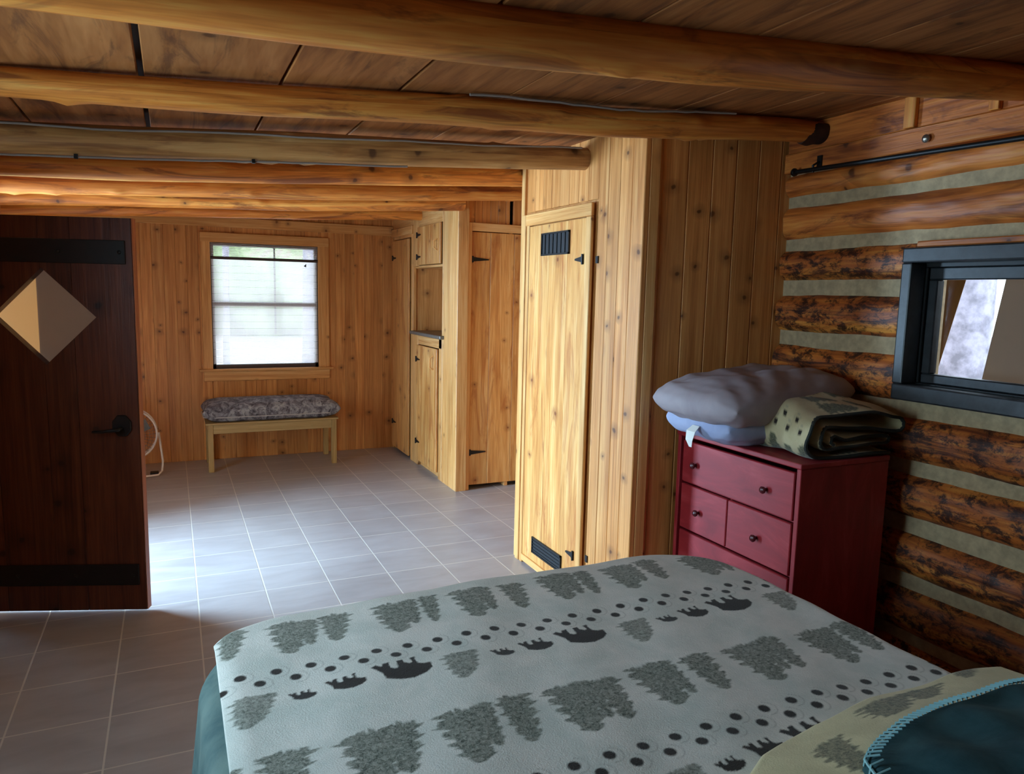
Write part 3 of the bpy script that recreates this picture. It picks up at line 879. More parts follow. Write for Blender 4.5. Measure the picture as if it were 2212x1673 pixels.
# right window: black box frame, set back sash, pane
w2 = struct(empty('window_2', (XW, WY1, WZA)))
def s2(mb, name, mat, **k):
    o = mb.build(name, mat, w2, **k); o.location = (-XW, -WY1, -WZA); return o
mb = MB(); xa, xb = XW-.062, XW+.02
mb.box((xa, WY0-.03, WZB-.045), (xb, WY1+.03, WZB+.01), 'y').box((xa, WY0-.03, WZA-.03), (xb, WY1+.03, WZA+.03), 'y').box((xa, WY1-.012, WZA+.03), (xb, WY1+.03, WZB-.045)).box((xa, WY0-.03, WZA+.03), (xb, WY0+.012, WZB-.045))
s2(mb, 'window_frame', M_BLACK, bevel=.006, bseg=2)
mb = MB(); xc_, xd = XW+.0205, XW+.11
mb.box((xc_, WY0, WZB-.06), (xd, WY1, WZB-.004), 'y').box((xc_, WY0, WZA+.004), (xd, WY1, WZA+.035), 'y').box((xc_, WY1-.02, WZA+.035), (xd, WY1, WZB-.06)).box((xc_, WY0, WZA+.035), (xd, WY0+.02, WZB-.06))
s2(mb, 'jamb', M_IRON, bevel=.002)
mb = MB(); xe, xf = XW+.03, XW+.07
mb.box((xe, WY0+.02, WZB-.105), (xf, WY1-.02, WZB-.06), 'y').box((xe, WY0+.02, WZA+.035), (xf, WY1-.02, WZA+.07), 'y').box((xe, WY1-.055, WZA+.07), (xf, WY1-.02, WZB-.105)).box((xe, WY0+.02, WZA+.07), (xf, WY0+.055, WZB-.105))
s2(mb, 'sash', M_BLACK, bevel=.004)
mb = MB(); mb.box((XW+.05, WY0+.03, WZA+.05), (XW+.055, WY1-.03, WZB-.09)); s2(mb, 'pane', M_GLASS)
mb = MB(); mb.box((XW-.03, .5, WZB+.012), (XW+.01, WY1+.0, WZB+.035), 'y'); s2(mb, 'head_strip', M_LOGW, bevel=.004)


def curtain(name, x, ytop, ybot, z0, z1, mat, label, amp=.02, n=60, freq=28):  # added cloth sheet outside, standing in for what the window glass shows
    P = np.zeros((n, 24, 3)); UV = np.zeros((n, 24, 2))
    for i in range(n):
        s = i/(n-1)
        for j in range(24):
            t = j/23
            y = (ytop[0]+(ytop[1]-ytop[0])*s)*(t)+(ybot[0]+(ybot[1]-ybot[0])*s)*(1-t)
            P[i, j] = (x+amp*math.sin(s*freq)*(.5+.5*math.sin(s*9+1)), y, z0+(z1-z0)*t); UV[i, j] = (s, t)
    o = grid_mesh(name, P, UV, mat)
    m = o.modifiers.new('s', 'SOLIDIFY'); m.thickness = .002
    tag(o, label, 'curtain'); return o


curtain('curtain', XW+.30, (2.20, 1.79), (2.60, 2.32), -.35, 2.0, M_BROWNC, 'brown gathered sheet added outside, seen through the glass of the right hand window, beside the bright gap', .014, freq=30)
curtain('curtain', XW+.30, (1.677, 1.2), (1.99, 1.2), -.35, 2.0, M_TAUPE, 'plain taupe sheet added outside, filling the right side of the right hand window', .004, freq=4)

# ------------------------------------------------------------------ open entrance door at left
DS = Vector((-.94, .341, 0)).normalized()
dr = struct(empty('door_3', (-.147, 3.61, 0), math.atan2(DS.y, DS.x)))
# local x along door from the free edge; local y: towards camera is +y? (rotated): front face at y=0, thickness away
def front(s): return s
Wd, Tz = .86, 1.785
sgn = 1 if (Matrix.Rotation(math.atan2(DS.y, DS.x), 3, 'Z') @ Vector((0, 1, 0))).y < 0 else -1   # +y local faces the camera?
FY = 0.0
BK = -.042*sgn
dT, dR, dB, dL = (.378, 1.566), (.160, 1.357), (.378, 1.146), (.590, 1.359)
def inside_d(s):  # z range of diamond at s
    if s <= dR[0] or s >= dL[0]: return None
    if s < dT[0]: t = (s-dR[0])/(dT[0]-dR[0])
    else: t = (dL[0]-s)/(dL[0]-dT[0])
    zc = 1.357; return (zc-t*.211, zc+t*.209)
# boards cut around the diamond as prisms in the x-z plane
mb = MB()
bds = [0, .255, .385, .60, Wd]
for i in range(len(bds)-1):
    a, b_ = bds[i]+.001, bds[i+1]-.001
    tone = rnd.random(); of = (rnd.uniform(0, 50), rnd.uniform(0, 50))
    ss = sorted(set([a, b_]+[q for q in (dR[0], dT[0], dL[0]) if a < q < b_]))
    lo, hi = [], []
    if all(inside_d((ss[k]+ss[k+1])/2) is None for k in range(len(ss)-1)):
        mb.prism([(a, .018), (b_, .018), (b_, Tz), (a, Tz)], 'y', FY, BK, tone); continue
    zlo = [(s, (inside_d(s) or (1.357, 1.357))[0]) for s in ss]; zhi = [(s, (inside_d(s) or (1.357, 1.357))[1]) for s in ss]
    mb.prism([(a, .018), (b_, .018)]+zlo[::-1], 'y', FY, BK, tone, of)
    mb.prism(zhi+[(b_, Tz), (a, Tz)], 'y', FY, BK, tone, of)
# give prisms vertical grain (uv v along z)
mb.build('door_boards', M_DARKDOOR, dr)
mb = MB(); mb.box((-.0035, FY-.003*sgn, .018), (-.0005, BK, Tz)); mb.build('lit_edge', M_EDGE, dr)
mb = MB(); mb.box((.155, BK*.45, 1.14), (.595, BK*.55, 1.57)); mb.build('pane', M_GLASS, dr)
mb = MB(); mb.prism([(.10, 1.357), (.378, 1.08), (.43, 1.13), (.43, 1.59), (.378, 1.64)], 'y', BK-.012*sgn, BK-.014*sgn); mb.build('diamond_curtain', M_SHEER2, dr)
mb = MB(); mb.prism([(.43, 1.13), (.655, 1.357), (.43, 1.59)], 'y', BK-.010*sgn, BK-.011*sgn); mb.build('diamond_sheer', M_SHEER, dr)
for z0, z1 in ((1.588, 1.690), (.138, .236)):
    mb = MB(); mb.box((.026, FY, z0), (Wd-.01, FY+.007*sgn, z1), 'x'); st = mb.build('iron_strap', M_IRON, dr, bevel=.002)
    mb = MB()
    for s in (.05, .3, .55, .8): mb.lathe([(.009, 0), (.007, .004), (.0, .006)], (s, FY+.007*sgn, (z0+z1)/2), 'y' if sgn > 0 else '-y', 10)
    mb.build('rivet', M_IRON, st)
mb = MB()
oc = [(.071+.046*math.cos(a)*.95, .878+.052*math.sin(a)) for a in [PI/8+k*PI/4 for k in range(8)]]
mb.prism(oc, 'y', FY, FY+.012*sgn); ro = mb.build('handle_rose', M_IRON, dr, bevel=.003)
mb = MB(); mb.tube([(.071, FY+.012*sgn, .868), (.071, FY+.05*sgn, .868), (.085, FY+.056*sgn, .866), (.13, FY+.056*sgn, .86), (.178, FY+.05*sgn, .856)], [.008, .008, .0085, .007, .005], 10); mb.build('lever', M_IRON, ro, smooth=True)
for z in (.30, 1.0, 1.60):
    mb = MB(); mb.tube([(Wd+.004, FY-.021*sgn, z-.04), (Wd+.004, FY-.021*sgn, z+.04)], .006, 8); mb.build('hinge', M_IRON, dr)

# ------------------------------------------------------------------ floor fan behind the door
fn = empty('floor_fan', (-.335, 6.35, 0)); tag(fn, 'round floor fan with pale rings half hidden behind the dark door', 'fan')
fn.rotation_euler = (0, 0, .0)
def ring(mb, R, r, y, seg=40, zc=.345):
    pts = [(R*math.cos(2*PI*k/seg), y, zc+R*math.sin(2*PI*k/seg)) for k in range(seg)]+[(R, y, zc)]
    mb.tube(pts, r, 8, caps=False)
mb = MB(); ring(mb, .20, .0075, -.05); ring(mb, .20, .0055, .05); mb.build('guard_ring', M_WHITEP, fn, smooth=True)
mb = MB()
for k in range(40):
    a = 2*PI*k/40; mb.tube([(.03*math.cos(a), -.066, .345+.03*math.sin(a)), (.15*math.cos(a), -.066, .345+.15*math.sin(a)), (.2*math.cos(a), -.05, .345+.2*math.sin(a))], .0013, 4, caps=False)
for R in (.06, .09, .12, .15, .175): ring(mb, R, .0013, -.066, 32)
mb.build('wire_guard', M_GREY, fn)
mb = MB(); mb.lathe([(.02, -.01), (.055, 0), (.065, .06), (.05, .10), (.02, .11)], (0, -.01, .345), 'y', 20); mb.build('motor', M_GREY, fn, smooth=True)
for k in range(4):
    mb = MB(); a = k*PI/2+.5; P = []
    n0 = 0
    for r_i, wd in ((.04, .03), (.10, .07), (.16, .08)):
        for s in (-1, 1): mb.v.append((r_i*math.cos(a)-s*wd/2*math.sin(a), -.03+s*.016, .345+r_i*math.sin(a)+s*wd/2*math.cos(a)))
    mb.face([0, 1, 3, 2], [(0, 0)]*4, .5); mb.face([2, 3, 5, 4], [(0, 0)]*4, .5)
    o = mb.build('blade', M_GREY, fn); m = o.modifiers.new('s', 'SOLIDIFY'); m.thickness = .002
mb = MB(); mb.tube([(.212, .0, .345), (.222, .0, .24), (.235, .0, .11), (.225, .0, .03), (.20, -.06, .014), (.0, -.10, .012), (-.20, -.06, .014), (-.225, 0, .03), (-.235, 0, .11), (-.222, 0, .24), (-.212, 0, .345)], .0085, 8); mb.build('stand', M_WHITEP, fn, smooth=True)
for q in (-.17, .17):
    mb = MB(); mb.box((q-.03, .0, 0), (q+.03, .07, .018)); mb.build('rubber_foot', M_IRON, fn)

# ------------------------------------------------------------------ bench
bn = empty('bench', (.75, 6.49, 0)); tag(bn, 'low wooden bench with leafy grey cushion below the far window', 'bench')
M_BENCH = wood('bench_wood', (150, 120, 70), (178, 148, 94), (196, 168, 114), krad=.01, rough=.5)
for sx in (-.495, .495):
    for sy in (-.185, .185):
        mb = MB(); mb.box((sx-.021, sy-.021, 0), (sx+.021, sy+.021, .392)); mb.build('leg', M_BENCH, bn, bevel=.003)
mb = MB(); mb.box((-.475, -.20, .315), (.475, -.178, .39), 'x').box((-.475, .178, .315), (.475, .20, .39), 'x').box((-.51, -.165, .315), (-.488, .165, .39), 'y').box((.488, -.165, .315), (.51, .165, .39), 'y').box((-.53, -.215, .39), (.53, .215, .405), 'x')
mb.build('apron', M_BENCH, bn, bevel=.002)
def pillow_mesh(name, w_, l_, h_, mat, parent=None, n=48, pw=3.2, wr=.0, seed=1, rcn=.13):
    f = vnoise(seed); g = vnoise(seed+9)
    U = np.linspace(-1, 1, n); out = []
    P = np.zeros((2, n, n, 3))
    for side in (0, 1):
        for i, u in enumerate(U):
            for j, v in enumerate(U):
                uu = math.sin(u*PI/2); vv = math.sin(v*PI/2)
                t = max(0, (1-abs(uu)**pw))*max(0, (1-abs(vv)**pw)); t = t**.42; cr = 1-rcn*(abs(uu)*abs(vv))**2.5
                inx = 1-.05*(1-abs(vv)**2)*abs(uu); iny = 1-.05*(1-abs(uu)**2)*abs(vv)
                z = (h_/2)*t*(1 if side else -1)
                z += wr*(f(u*2.5+v*1.2, v*3)*.6+g(v*4, u*6)*.5+.35*math.sin(u*9+v*14+3*f(u, v))+.25*math.sin(u*23-v*9+2*g(v, u)))*t
                P[side, i, j] = (uu*w_/2*inx*cr, vv*l_/2*iny*cr, z)
    # one closed grid: stitch both sheets
    bmv = []
    mb = MB()
    for side in (0, 1):
        n0 = len(mb.v); mb.v += [tuple(p) for p in P[side].reshape(-1, 3)]
        for i in range(n-1):
            for j in range(n-1):
                a, b, c, d = n0+i*n+j, n0+(i+1)*n+j, n0+(i+1)*n+j+1, n0+i*n+j+1
                q = [a, b, c, d] if side else [d, c, b, a]
                mb.face(q, [(U[i], U[j])]*4, .5)
    o = mb.build(name, mat, parent, smooth=True)
    for m in list(o.modifiers): o.modifiers.remove(m)
    me = o.data
    import bmesh
    bm = bmesh.new(); bm.from_mesh(me); bmesh.ops.remove_doubles(bm, verts=bm.verts, dist=.0004); bmesh.ops.recalc_face_normals(bm, faces=bm.faces); bm.to_mesh(me); bm.free()
    return o
cu = pillow_mesh('seat_cushion', 1.10, .44, .165, M_CUSH, bn, 40, 9, .004, 3, rcn=0); cu.location = (0, 0, .486)
mb = MB(); pts = []
for k in range(64):
    a = 2*PI*k/63; x = .545*abs(math.cos(a))**.25*(1 if math.cos(a) >= 0 else -1); y = .217*abs(math.sin(a))**.25*(1 if math.sin(a) >= 0 else -1); pts.append((x, y, .450))
mb.tube(pts, .004, 6, caps=False); mb.build('piping', plain('pale_piping', (188, 186, 186), .8), bn)

# ------------------------------------------------------------------ red dresser
DX0, DX1, DYN, DYF_, DH = 1.965, 2.405, 1.822, 2.505, .935
ds = empty('dresser', (DX0, DYN, 0)); tag(ds, 'red painted wooden dresser with small dark knobs in the corner by the log wall', 'dresser')
D_, L_, t_ = DX1-DX0, DYF_-DYN, .02
mb = MB()
mb.box((0, 0, 0), (D_, t_, DH-.02)).box((0, L_-t_, 0), (D_, L_, DH-.02)).box((D_-.012, t_, .03), (D_, L_-t_, DH-.02)).box((.012, t_, 0), (.03, L_-t_, .06), 'y')
for z in (.298, .511, .715): mb.box((.022, t_, z-.004), (D_-.02, L_-t_, z+.004), 'y')
mb.box((.022, L_/2+.014, .515), (D_-.02, L_/2+.026, .711))
mb.build('carcass', M_RED, ds, bevel=.002)
mb = MB(); mb.box((-.006, -.004, DH-.02), (D_, L_+.002, DH), 'y'); mb.build('top', M_RED, ds, bevel=.004, bseg=2)
g = .004
for (a, b_, z0, z1, kn) in ((t_+.012, L_-t_-.012, .720, .896, (.21, .86)), (t_+.012, L_/2+.0175, .516, .710, (.5,)), (L_/2+.0225, L_-t_-.012, .516, .710, (.58,)), (t_+.012, L_-t_-.012, .303, .506, (.21, .86)), (t_+.012, L_-t_-.012, .066, .293, (.21, .86))):
    mb = MB(); mb.box((.004, a, z0), (.022, b_, z1), 'y').box((.022, a+.01, z0+.01), (D_-.05, b_-.01, z0+.02), 'y'); d_ = mb.build('drawer', M_RED, ds, bevel=.003)
    for q in kn:
        yy = a+(b_-a)*q
        mb = MB(); mb.lathe([(.006, 0), (.006, .010), (.013, .014), (.014, .02), (.009, .026), (0, .027)], (.004, yy, (z0+z1)/2-.005), '-x', 14); mb.build('knob', M_KNOB, d_, smooth=True)

# pillows on the dresser
p1 = empty('pillow', (2.09, 2.26, DH+.074)); tag(p1, 'blue grey pillow at the bottom of the stack on the red dresser', 'pillow')
o = pillow_mesh('pillowcase', .54, .44, .135, M_PILLOWL, p1, 70, 4.2, .008, 21)
p1.rotation_euler = (0, 0, 0)
mb = MB()
tagp = [(-.265, -.03, .0), (-.285, -.035, -.02), (-.29, -.04, -.055), (-.283, -.042, -.078)]
mb.v = [(-.262, -.015, .0), (-.262, -.055, 0), (-.288, -.01, -.02), (-.288, -.062, -.02), (-.294, -.015, -.055), (-.294, -.055, -.055), (-.288, -.03, -.082), (-.288, -.045, -.082)]
for k in range(3): mb.face([2*k, 2*k+1, 2*k+3, 2*k+2], [(0, 0)]*4, .5)
o = mb.build('care_tag', M_TAG, p1); m = o.modifiers.new('s', 'SOLIDIFY'); m.thickness = .0015
p2 = empty('pillow', (2.13, 2.25, DH+.182)); tag(p2, 'puffy grey pillow lying on top of the pillow stack on the red dresser', 'pillow')
p2.rotation_euler = (0, math.radians(-4), math.radians(6))
o = pillow_mesh('pillowcase', .76, .50, .195, M_PILLOW, p2, 84, 3.2, .012, 33, rcn=.11)

# ------------------------------------------------------------------ print rasteriser
def sm(x, e):
    return np.clip(.5-x/(2*e), 0, 1)


def hsh(n):
    return (np.sin(n*127.1)*43758.5453) % 1


def r_tree(Rm, X, Y, bx, by, L, W, skew=0., seed=0, wash=1.0):
    """tip towards -Y, base at by"""
    t = (by-Y)/L
    m_ = (t > -.08) & (t < 1.05) & (np.abs(X-bx) < W)
    if not m_.any(): return
    tt = t[m_]; dx = X[m_]-(bx-skew*np.clip(tt, 0, 1))
    tiers = 9
    ph = (tt*tiers) % 1
    side = np.sign(dx)
    base = W/2*np.clip(1-tt, 0, 1)**.36*np.clip((tt+.08)*9, 0, 1)
    ser = .70+.30*(1-ph)+.16*np.sin(tt*31+seed*1.7+side*2)
    hw = base*ser
    fr = .004*np.sin(dx*900+seed)*0
    d = np.abs(dx)-hw
    botm = .10*(hsh(np.floor(dx*160)+seed)-.6)
    v = sm(d, .003)*sm(-(tt-botm), .03)*np.clip(tt < 1.0, 0, 1)
    Rm[m_] = np.maximum(Rm[m_], v*wash)


BEAR = [(0, 980), (40, 966), (85, 989), (96, 966), (150, 962), (142, 988), (145, 1010), (172, 1022), (200, 1020), (212, 962), (262, 960), (262, 985), (300, 1003), (330, 998), (320, 956), (372, 952), (356, 978), (366, 1016), (410, 1028), (460, 1029), (457, 1073), (392, 1105), (280, 1125), (180, 1116), (78, 1088), (66, 1040), (30, 1004)]


def r_bear(G, X, Y, x0, y0, S):
    """x0,y0: lower-left corner of the printed silhouette (legs toward +Y)"""
    P = [(x0+p[0]/465*S, y0+(1125-p[1])*.00046/.126*S) for p in BEAR]
    m_ = (X > x0-.01) & (X < x0+S+.01) & (Y > y0-.01) & (Y < y0+S*.7)
    if not m_.any(): return
    xs, ys = X[m_], Y[m_]; acc = np.zeros(len(xs))
    for ox, oy in ((-.0008, -.0008), (.0008, -.0008), (-.0008, .0008), (.0008, .0008)):
        ins = np.zeros(len(xs), bool); j = len(P)-1
        for i in range(len(P)):
            xi, yi = P[i]; xj, yj = P[j]
            c = ((yi > ys+oy) != (yj > ys+oy))
            with np.errstate(divide='ignore', invalid='ignore'):
                c &= (xs+ox) < (xj-xi)*(ys+oy-yi)/(yj-yi+1e-12)+xi
            ins ^= c; j = i
        acc += ins
    G[m_] = np.maximum(G[m_], acc/4)


def r_paw(G, B, X, Y, x, y, s=1.0, a=.3):
    dx, dy = X-x, Y-y
    u = dx*math.cos(a)+dy*math.sin(a); v = -dx*math.sin(a)+dy*math.cos(a)
    r = np.sqrt((u/(.0125*s))**2+(v/(.0118*s))**2)
    G[:] = np.maximum(G, sm(r-1, .12))
    r2 = np.sqrt(((u-.005*s)/(.022*s))**2+(v/(.020*s))**2)
    arc = sm(np.abs(r2-1), .1)*(u > .004*s)
    B[:] = np.maximum(B, arc)


def dye_layout(X, Y, ytop, rows, trees=True, xoff=0.):
    R = np.zeros_like(X); G = np.zeros_like(X); B = np.zeros_like(X)
    Xf, Yf = X, Y
    for k in range(rows):
        yb = ytop-k*.526
        tr = ([.242, .352, .500, .598, .71, .84, .975, 1.069, 1.185, 1.30, 1.47, 1.55, .110, .02] if k % 2 == 0 else
              [.312, .372, .495, .610, .734, .818, .941, 1.066, 1.205, 1.291, 1.433, 1.543, .162, .05])
        wd = ([.115, .09, .12, .06, .115, .085, .115, .065, .115, .09, .12, .06, .07, .07] if k % 2 == 0 else
              [.13, .085, .13, .09, .13, .085, .125, .095, .125, .085, .12, .095, .11, .08])
        for i, (x, w_) in enumerate(zip(tr, wd)):
            big = w_ > .11
            r_tree(R, X, Y, x+xoff, yb+.006*math.sin(i*2.3), .165 if big else .15, w_*1.02, .02, i)
            if big: r_tree(R, X, Y, x+xoff+.040, yb-.004, .135, .060, .01, i+5)
        # small tree after each group of bears
        for x in ((.125, .569, 1.038, 1.515) if k % 2 == 0 else (.33, .785, 1.25)):
            r_tree(R, X, Y, x+xoff+(.0 if k % 2 == 0 else .0), yb-.318, .105, .095, .02, 3+k, .9)
            r_tree(R, X, Y, x+xoff+.02, yb-.315, .09, .06, .015, 4+k, .9)
        for gx in ((-.275, .190, .640, 1.105, 1.57) if k % 2 == 0 else (-.07, .395, .852, 1.315)):
            for (ox, S) in ((0, .058), (.078, .085), (.180, .130)):
                m_ = np.s_[:]
                r_bear(G, X, Y, gx+ox+xoff, yb-.378+(0 if S > .1 else .012), S)
        n = 0
        x = -.04
        while x < 1.62:
            sel = (np.abs(X-(x+xoff)) < .035) & (np.abs(Y-(yb-.236)) < .035)
            for (xx, yy) in ((x, yb-.238), (x+.036, yb-.272)):
                s = (np.abs(X-(xx+xoff)) < .03) & (np.abs(Y-yy) < .03)
                if s.any():
                    g_, b__ = G[s], B[s]; r_paw(g_, b__, X[s], Y[s], xx+xoff, yy, 1.0, -.25); G[s] = g_; B[s] = b__
            x += .0735
    G[G < .02] = 0
    return np.stack([R, G, B, np.ones_like(R)], -1)


# ------------------------------------------------------------------ bed
bd = empty('bed', (.82, .85, 0)); tag(bd, 'low bed in the foreground, its mattress hidden by printed and teal blankets', 'bed')
def bsub(mb, name, mat, **k):
    o = mb.build(name, mat, bd, **k); o.location = (-.82, -.85, 0); return o
mb = MB(); mb.box((.10, -.12, .38), (1.53, 1.78, .630)); bsub(mb, 'mattress', M_MATT, bevel=.04, bseg=4)
mb = MB(); mb.box((.12, -.12, .16), (1.51, 1.76, .378)); bsub(mb, 'box_spring', M_MATT, bevel=.01)
for x in (.16, 1.47):
    for y in (-.05, 1.70):
        mb = MB(); mb.tube([(x, y, 0), (x, y, .159)], [.02, .026], 12); bsub(mb, 'leg', M_PINE2)


def drape(A, B_, rect, rc, z0, Rr, flare=.0, folds=.0, seed=1, sagx=None):
    """A,B flat coordinates -> draped positions over a rounded rectangle"""
    x0, x1, y0, y1 = rect
    cx_, cy_ = (x0+x1)/2, (y0+y1)/2; hx, hy = (x1-x0)/2-rc, (y1-y0)/2-rc
    px, py = A-cx_, B_-cy_
    qx, qy = np.abs(px)-hx, np.abs(py)-hy
    ox, oy = np.maximum(qx, 0), np.maximum(qy, 0)
    lo = np.sqrt(ox**2+oy**2)
    inner = np.minimum(np.maximum(qx, qy), 0)
    sd = lo+inner-rc
    # gradient
    nx = np.where(lo > 1e-6, ox/np.maximum(lo, 1e-6)*np.sign(px), np.where(qx > qy, np.sign(px), 0))
    ny = np.where(lo > 1e-6, oy/np.maximum(lo, 1e-6)*np.sign(py), np.where(qx > qy, 0, np.sign(py)))
    d = sd+Rr
    out = d > 0
    th = np.clip(d/Rr, 0, PI/2)
    down = np.maximum(d-Rr*PI/2, 0)
    X = A.copy(); Y = B_.copy(); Z = np.full_like(A, z0)
    bx, by = A-nx*d, B_-ny*d
    hz = Rr*np.sin(th)+flare*down+folds*np.minimum(down*3, 1)*(np.sin((A*ny+B_*nx)*24+seed)+.5*np.sin((A*ny+B_*nx)*51+seed*2))
    X = np.where(out, bx+nx*hz, X); Y = np.where(out, by+ny*hz, Y)
    Z = np.where(out, z0-Rr*(1-np.cos(th))-down*math.sqrt(max(0, 1-flare**2)), Z)
    return X, Y, Z


f1 = .003
ys = np.concatenate([np.arange(-.10, .70, .03), np.arange(.70, 2.12, f1)])
xs = np.arange(.067, 2.0, f1)
A, B_ = np.meshgrid(xs, ys, indexing='ij')
X, Y, Z = drape(A, B_, (.0, 1.600, -1.6, 1.880), .25, .668, .045, .06, .006, 2)
# softly uneven top
Z = Z+.012*np.exp(-((B_-1.75)/.25)**2)*np.clip(1-((A-.9)/.75)**2, 0, 1)
Z = Z+.0045*np.sin(A*7.1+B_*3)*np.sin(B_*6.3-A*2)+.0025*np.sin(A*19+B_*13)*np.sin(B_*23-A*5)
edge = np.clip((.11-A)/.045, 0, 1); Z = Z-.010*edge**2
A2 = A+0*Y
dye = dye_layout(A, B_, 1.800, 4)
# dye must stop short of the foot binding
UV = np.stack([A, B_], -1)
pb_ = empty('printed_blanket', (.8, 1.3, .66)); tag(pb_, 'pale fleece blanket printed with pine trees, black bears and paw prints spread over the bed', 'blanket')
o = grid_mesh('fleece', np.stack([X, Y, Z], -1), UV, M_BLANKET, pb_, {'dye': dye}); o.location = (-.8, -1.3, -.66)
m = o.modifiers.new('s', 'SOLIDIFY'); m.thickness = .006; m.offset = 1

# teal blanket beneath, hanging at the left side and the foot
f2 = .012
xs = np.arange(-.42, 2.0, f2); ys = np.arange(-.08, 2.25, f2)
A, B_ = np.meshgrid(xs, ys, indexing='ij')
X, Y, Z = drape(A, B_, (.03, 1.575, -1.6, 1.83), .22, .655, .05, .10, .006, 5)
X = X-.004*np.sin(B_*40)*np.clip((.1-A)*4, 0, 1)
o = grid_mesh('teal_blanket', np.stack([X, Y, Z], -1), np.stack([A, B_], -1), M_TEAL2)
m = o.modifiers.new('s', 'SOLIDIFY'); m.thickness = .004; m.offset = 1
tag(o, 'grey teal fleece blanket hanging down the left side of the bed', 'blanket')

# turned-back fold of the printed cover at the bottom right
def foldline(x):   # y of the front edge of the cream fold
    xs_ = [.60, .80, .923, 1.076, 1.21, 1.365, 1.519, 1.60, 1.75]; ys_ = [.70, .83, .890, .925, .938, .952, .956, .952, .93]
    return np.interp(x, xs_, ys_)
nx_, ny_ = 300, 110
P = np.zeros((nx_, ny_, 3)); UVc = np.zeros((nx_, ny_, 2))
SX = np.linspace(.60, 1.74, nx_)
for i, x in enumerate(SX):
    yf_ = foldline(x)+.004*math.sin(x*21)
    for j in range(ny_):
        s = j/(ny_-1)*.42
        # rises in a quarter roll, then slopes up toward the head
        if s < .03: th = s/.03*PI/2; y = yf_-.028*(1-math.cos(th))*.4; z = .674+.028*math.sin(th)
        else: y = yf_-.0112-(s-.03)*.93; z = .702+(s-.03)*.30-.15*(s-.03)**2
        z += .004*math.sin(x*17+s*9)
        z = .674+(z-.674)*float(np.interp(x, [1.25, 1.6], [1, .45]))
        dn = max(0, x-1.66)
        z -= dn*.9 if dn > 0 else 0
        P[i, j] = (x, y, z)
        UVc[i, j] = (x, s)
XX = UVc[..., 0]; SS = UVc[..., 1]
R = np.zeros_like(XX)
for (x, s, L, W) in ((1.02, .09, .12, .10), (1.25, .045, .07, .20), (1.38, .04, .05, .16), (.86, .10, .12, .10), (1.56, .02, .04, .09)):
    r_tree(R, XX, -SS, x, -s+.0, L, W, .03, int(x*10), 1.0)
G = np.zeros_like(XX)
dyeF = np.stack([R, G, G, np.ones_like(R)], -1)
cf = empty('folded_blanket_edge', (1.1, .85, .68)); tag(cf, 'cream tree-printed blanket edge turned back at the head of the bed', 'blanket')
o = grid_mesh('fold', P, UVc, M_FOLD, cf, {'dye': dyeF}); o.location = (-1.1, -.85, -.68)
m = o.modifiers.new('s', 'SOLIDIFY'); m.thickness = .008; m.offset = -1

# teal throw with whip stitched edge
def tealedge(x):
    xs_ = [.90, .94, .975, 1.01, 1.055, 1.13, 1.233, 1.312, 1.40, 1.53, 1.75]; ys_ = [.55, .68, .738, .758, .778, .797, .812, .815, .816, .817, .812]
    return np.interp(x, xs_, ys_)
def topz(y, x):
    yf_ = foldline(x); s = (yf_-.0112-y)/.93
    return .674+(.028+max(0, s)*.30-.15*max(0, s)**2)*float(np.interp(x, [1.25, 1.6], [1, .75]))-(max(0, x-1.66)*.9)
nx_, ny_ = 120, 60
P = np.zeros((nx_, ny_, 3)); UVt = np.zeros((nx_, ny_, 2)); SX = np.linspace(.92, 1.76, nx_); edgep = []
for i, x in enumerate(SX):
    ye = tealedge(x)
    for j in range(ny_):
        y = ye-.012*0-j/(ny_-1)*(ye-.30)
        q = min(1, (ye-y)/.03)
        z = topz(y, x)+.010+.018*math.sqrt(max(0, 1-(1-q)**2))+.006*math.sin(x*23+y*31)*q+.004*math.sin(x*41-y*17)*q
        P[i, j] = (x, y, z); UVt[i, j] = (x, y)
    edgep.append(Vector(P[i, 1]))
tt = empty('teal_throw', (1.35, .7, .75)); tag(tt, 'dark teal fleece throw with pale stitched edge at the head of the bed', 'throw blanket')
o = grid_mesh('fleece', P, UVt, M_TEAL, tt); o.location = (-1.35, -.7, -.75)
m = o.modifiers.new('s', 'SOLIDIFY'); m.thickness = .006; m.offset = 1
# whip stitches
mb = MB(); acc = 0
for i in range(len(edgep)-1):
    a, b_ = edgep[i], edgep[i+1]; L = (b_-a).length; n = 1
    k = max(1, round(L/.012)) if i % 2 == 0 else 0
    for q in range(k):
        c = a.lerp(b_, q/k); d = (b_-a).normalized(); nrm = Vector((-d.y, d.x, 0)).normalized()
        mb.tube([c+nrm*.004+Vector((0, 0, -.006)), c+nrm*.003+Vector((0, 0, .011)), c-nrm*.017+d*.006+Vector((0, 0, .019))], .0018, 5)
mb.tube([e+Vector((0, .004, .004)) for e in edgep], .0026, 6)
o = mb.build('whip_stitching', M_STITCH, tt); o.location = (-1.35, -.7, -.75)

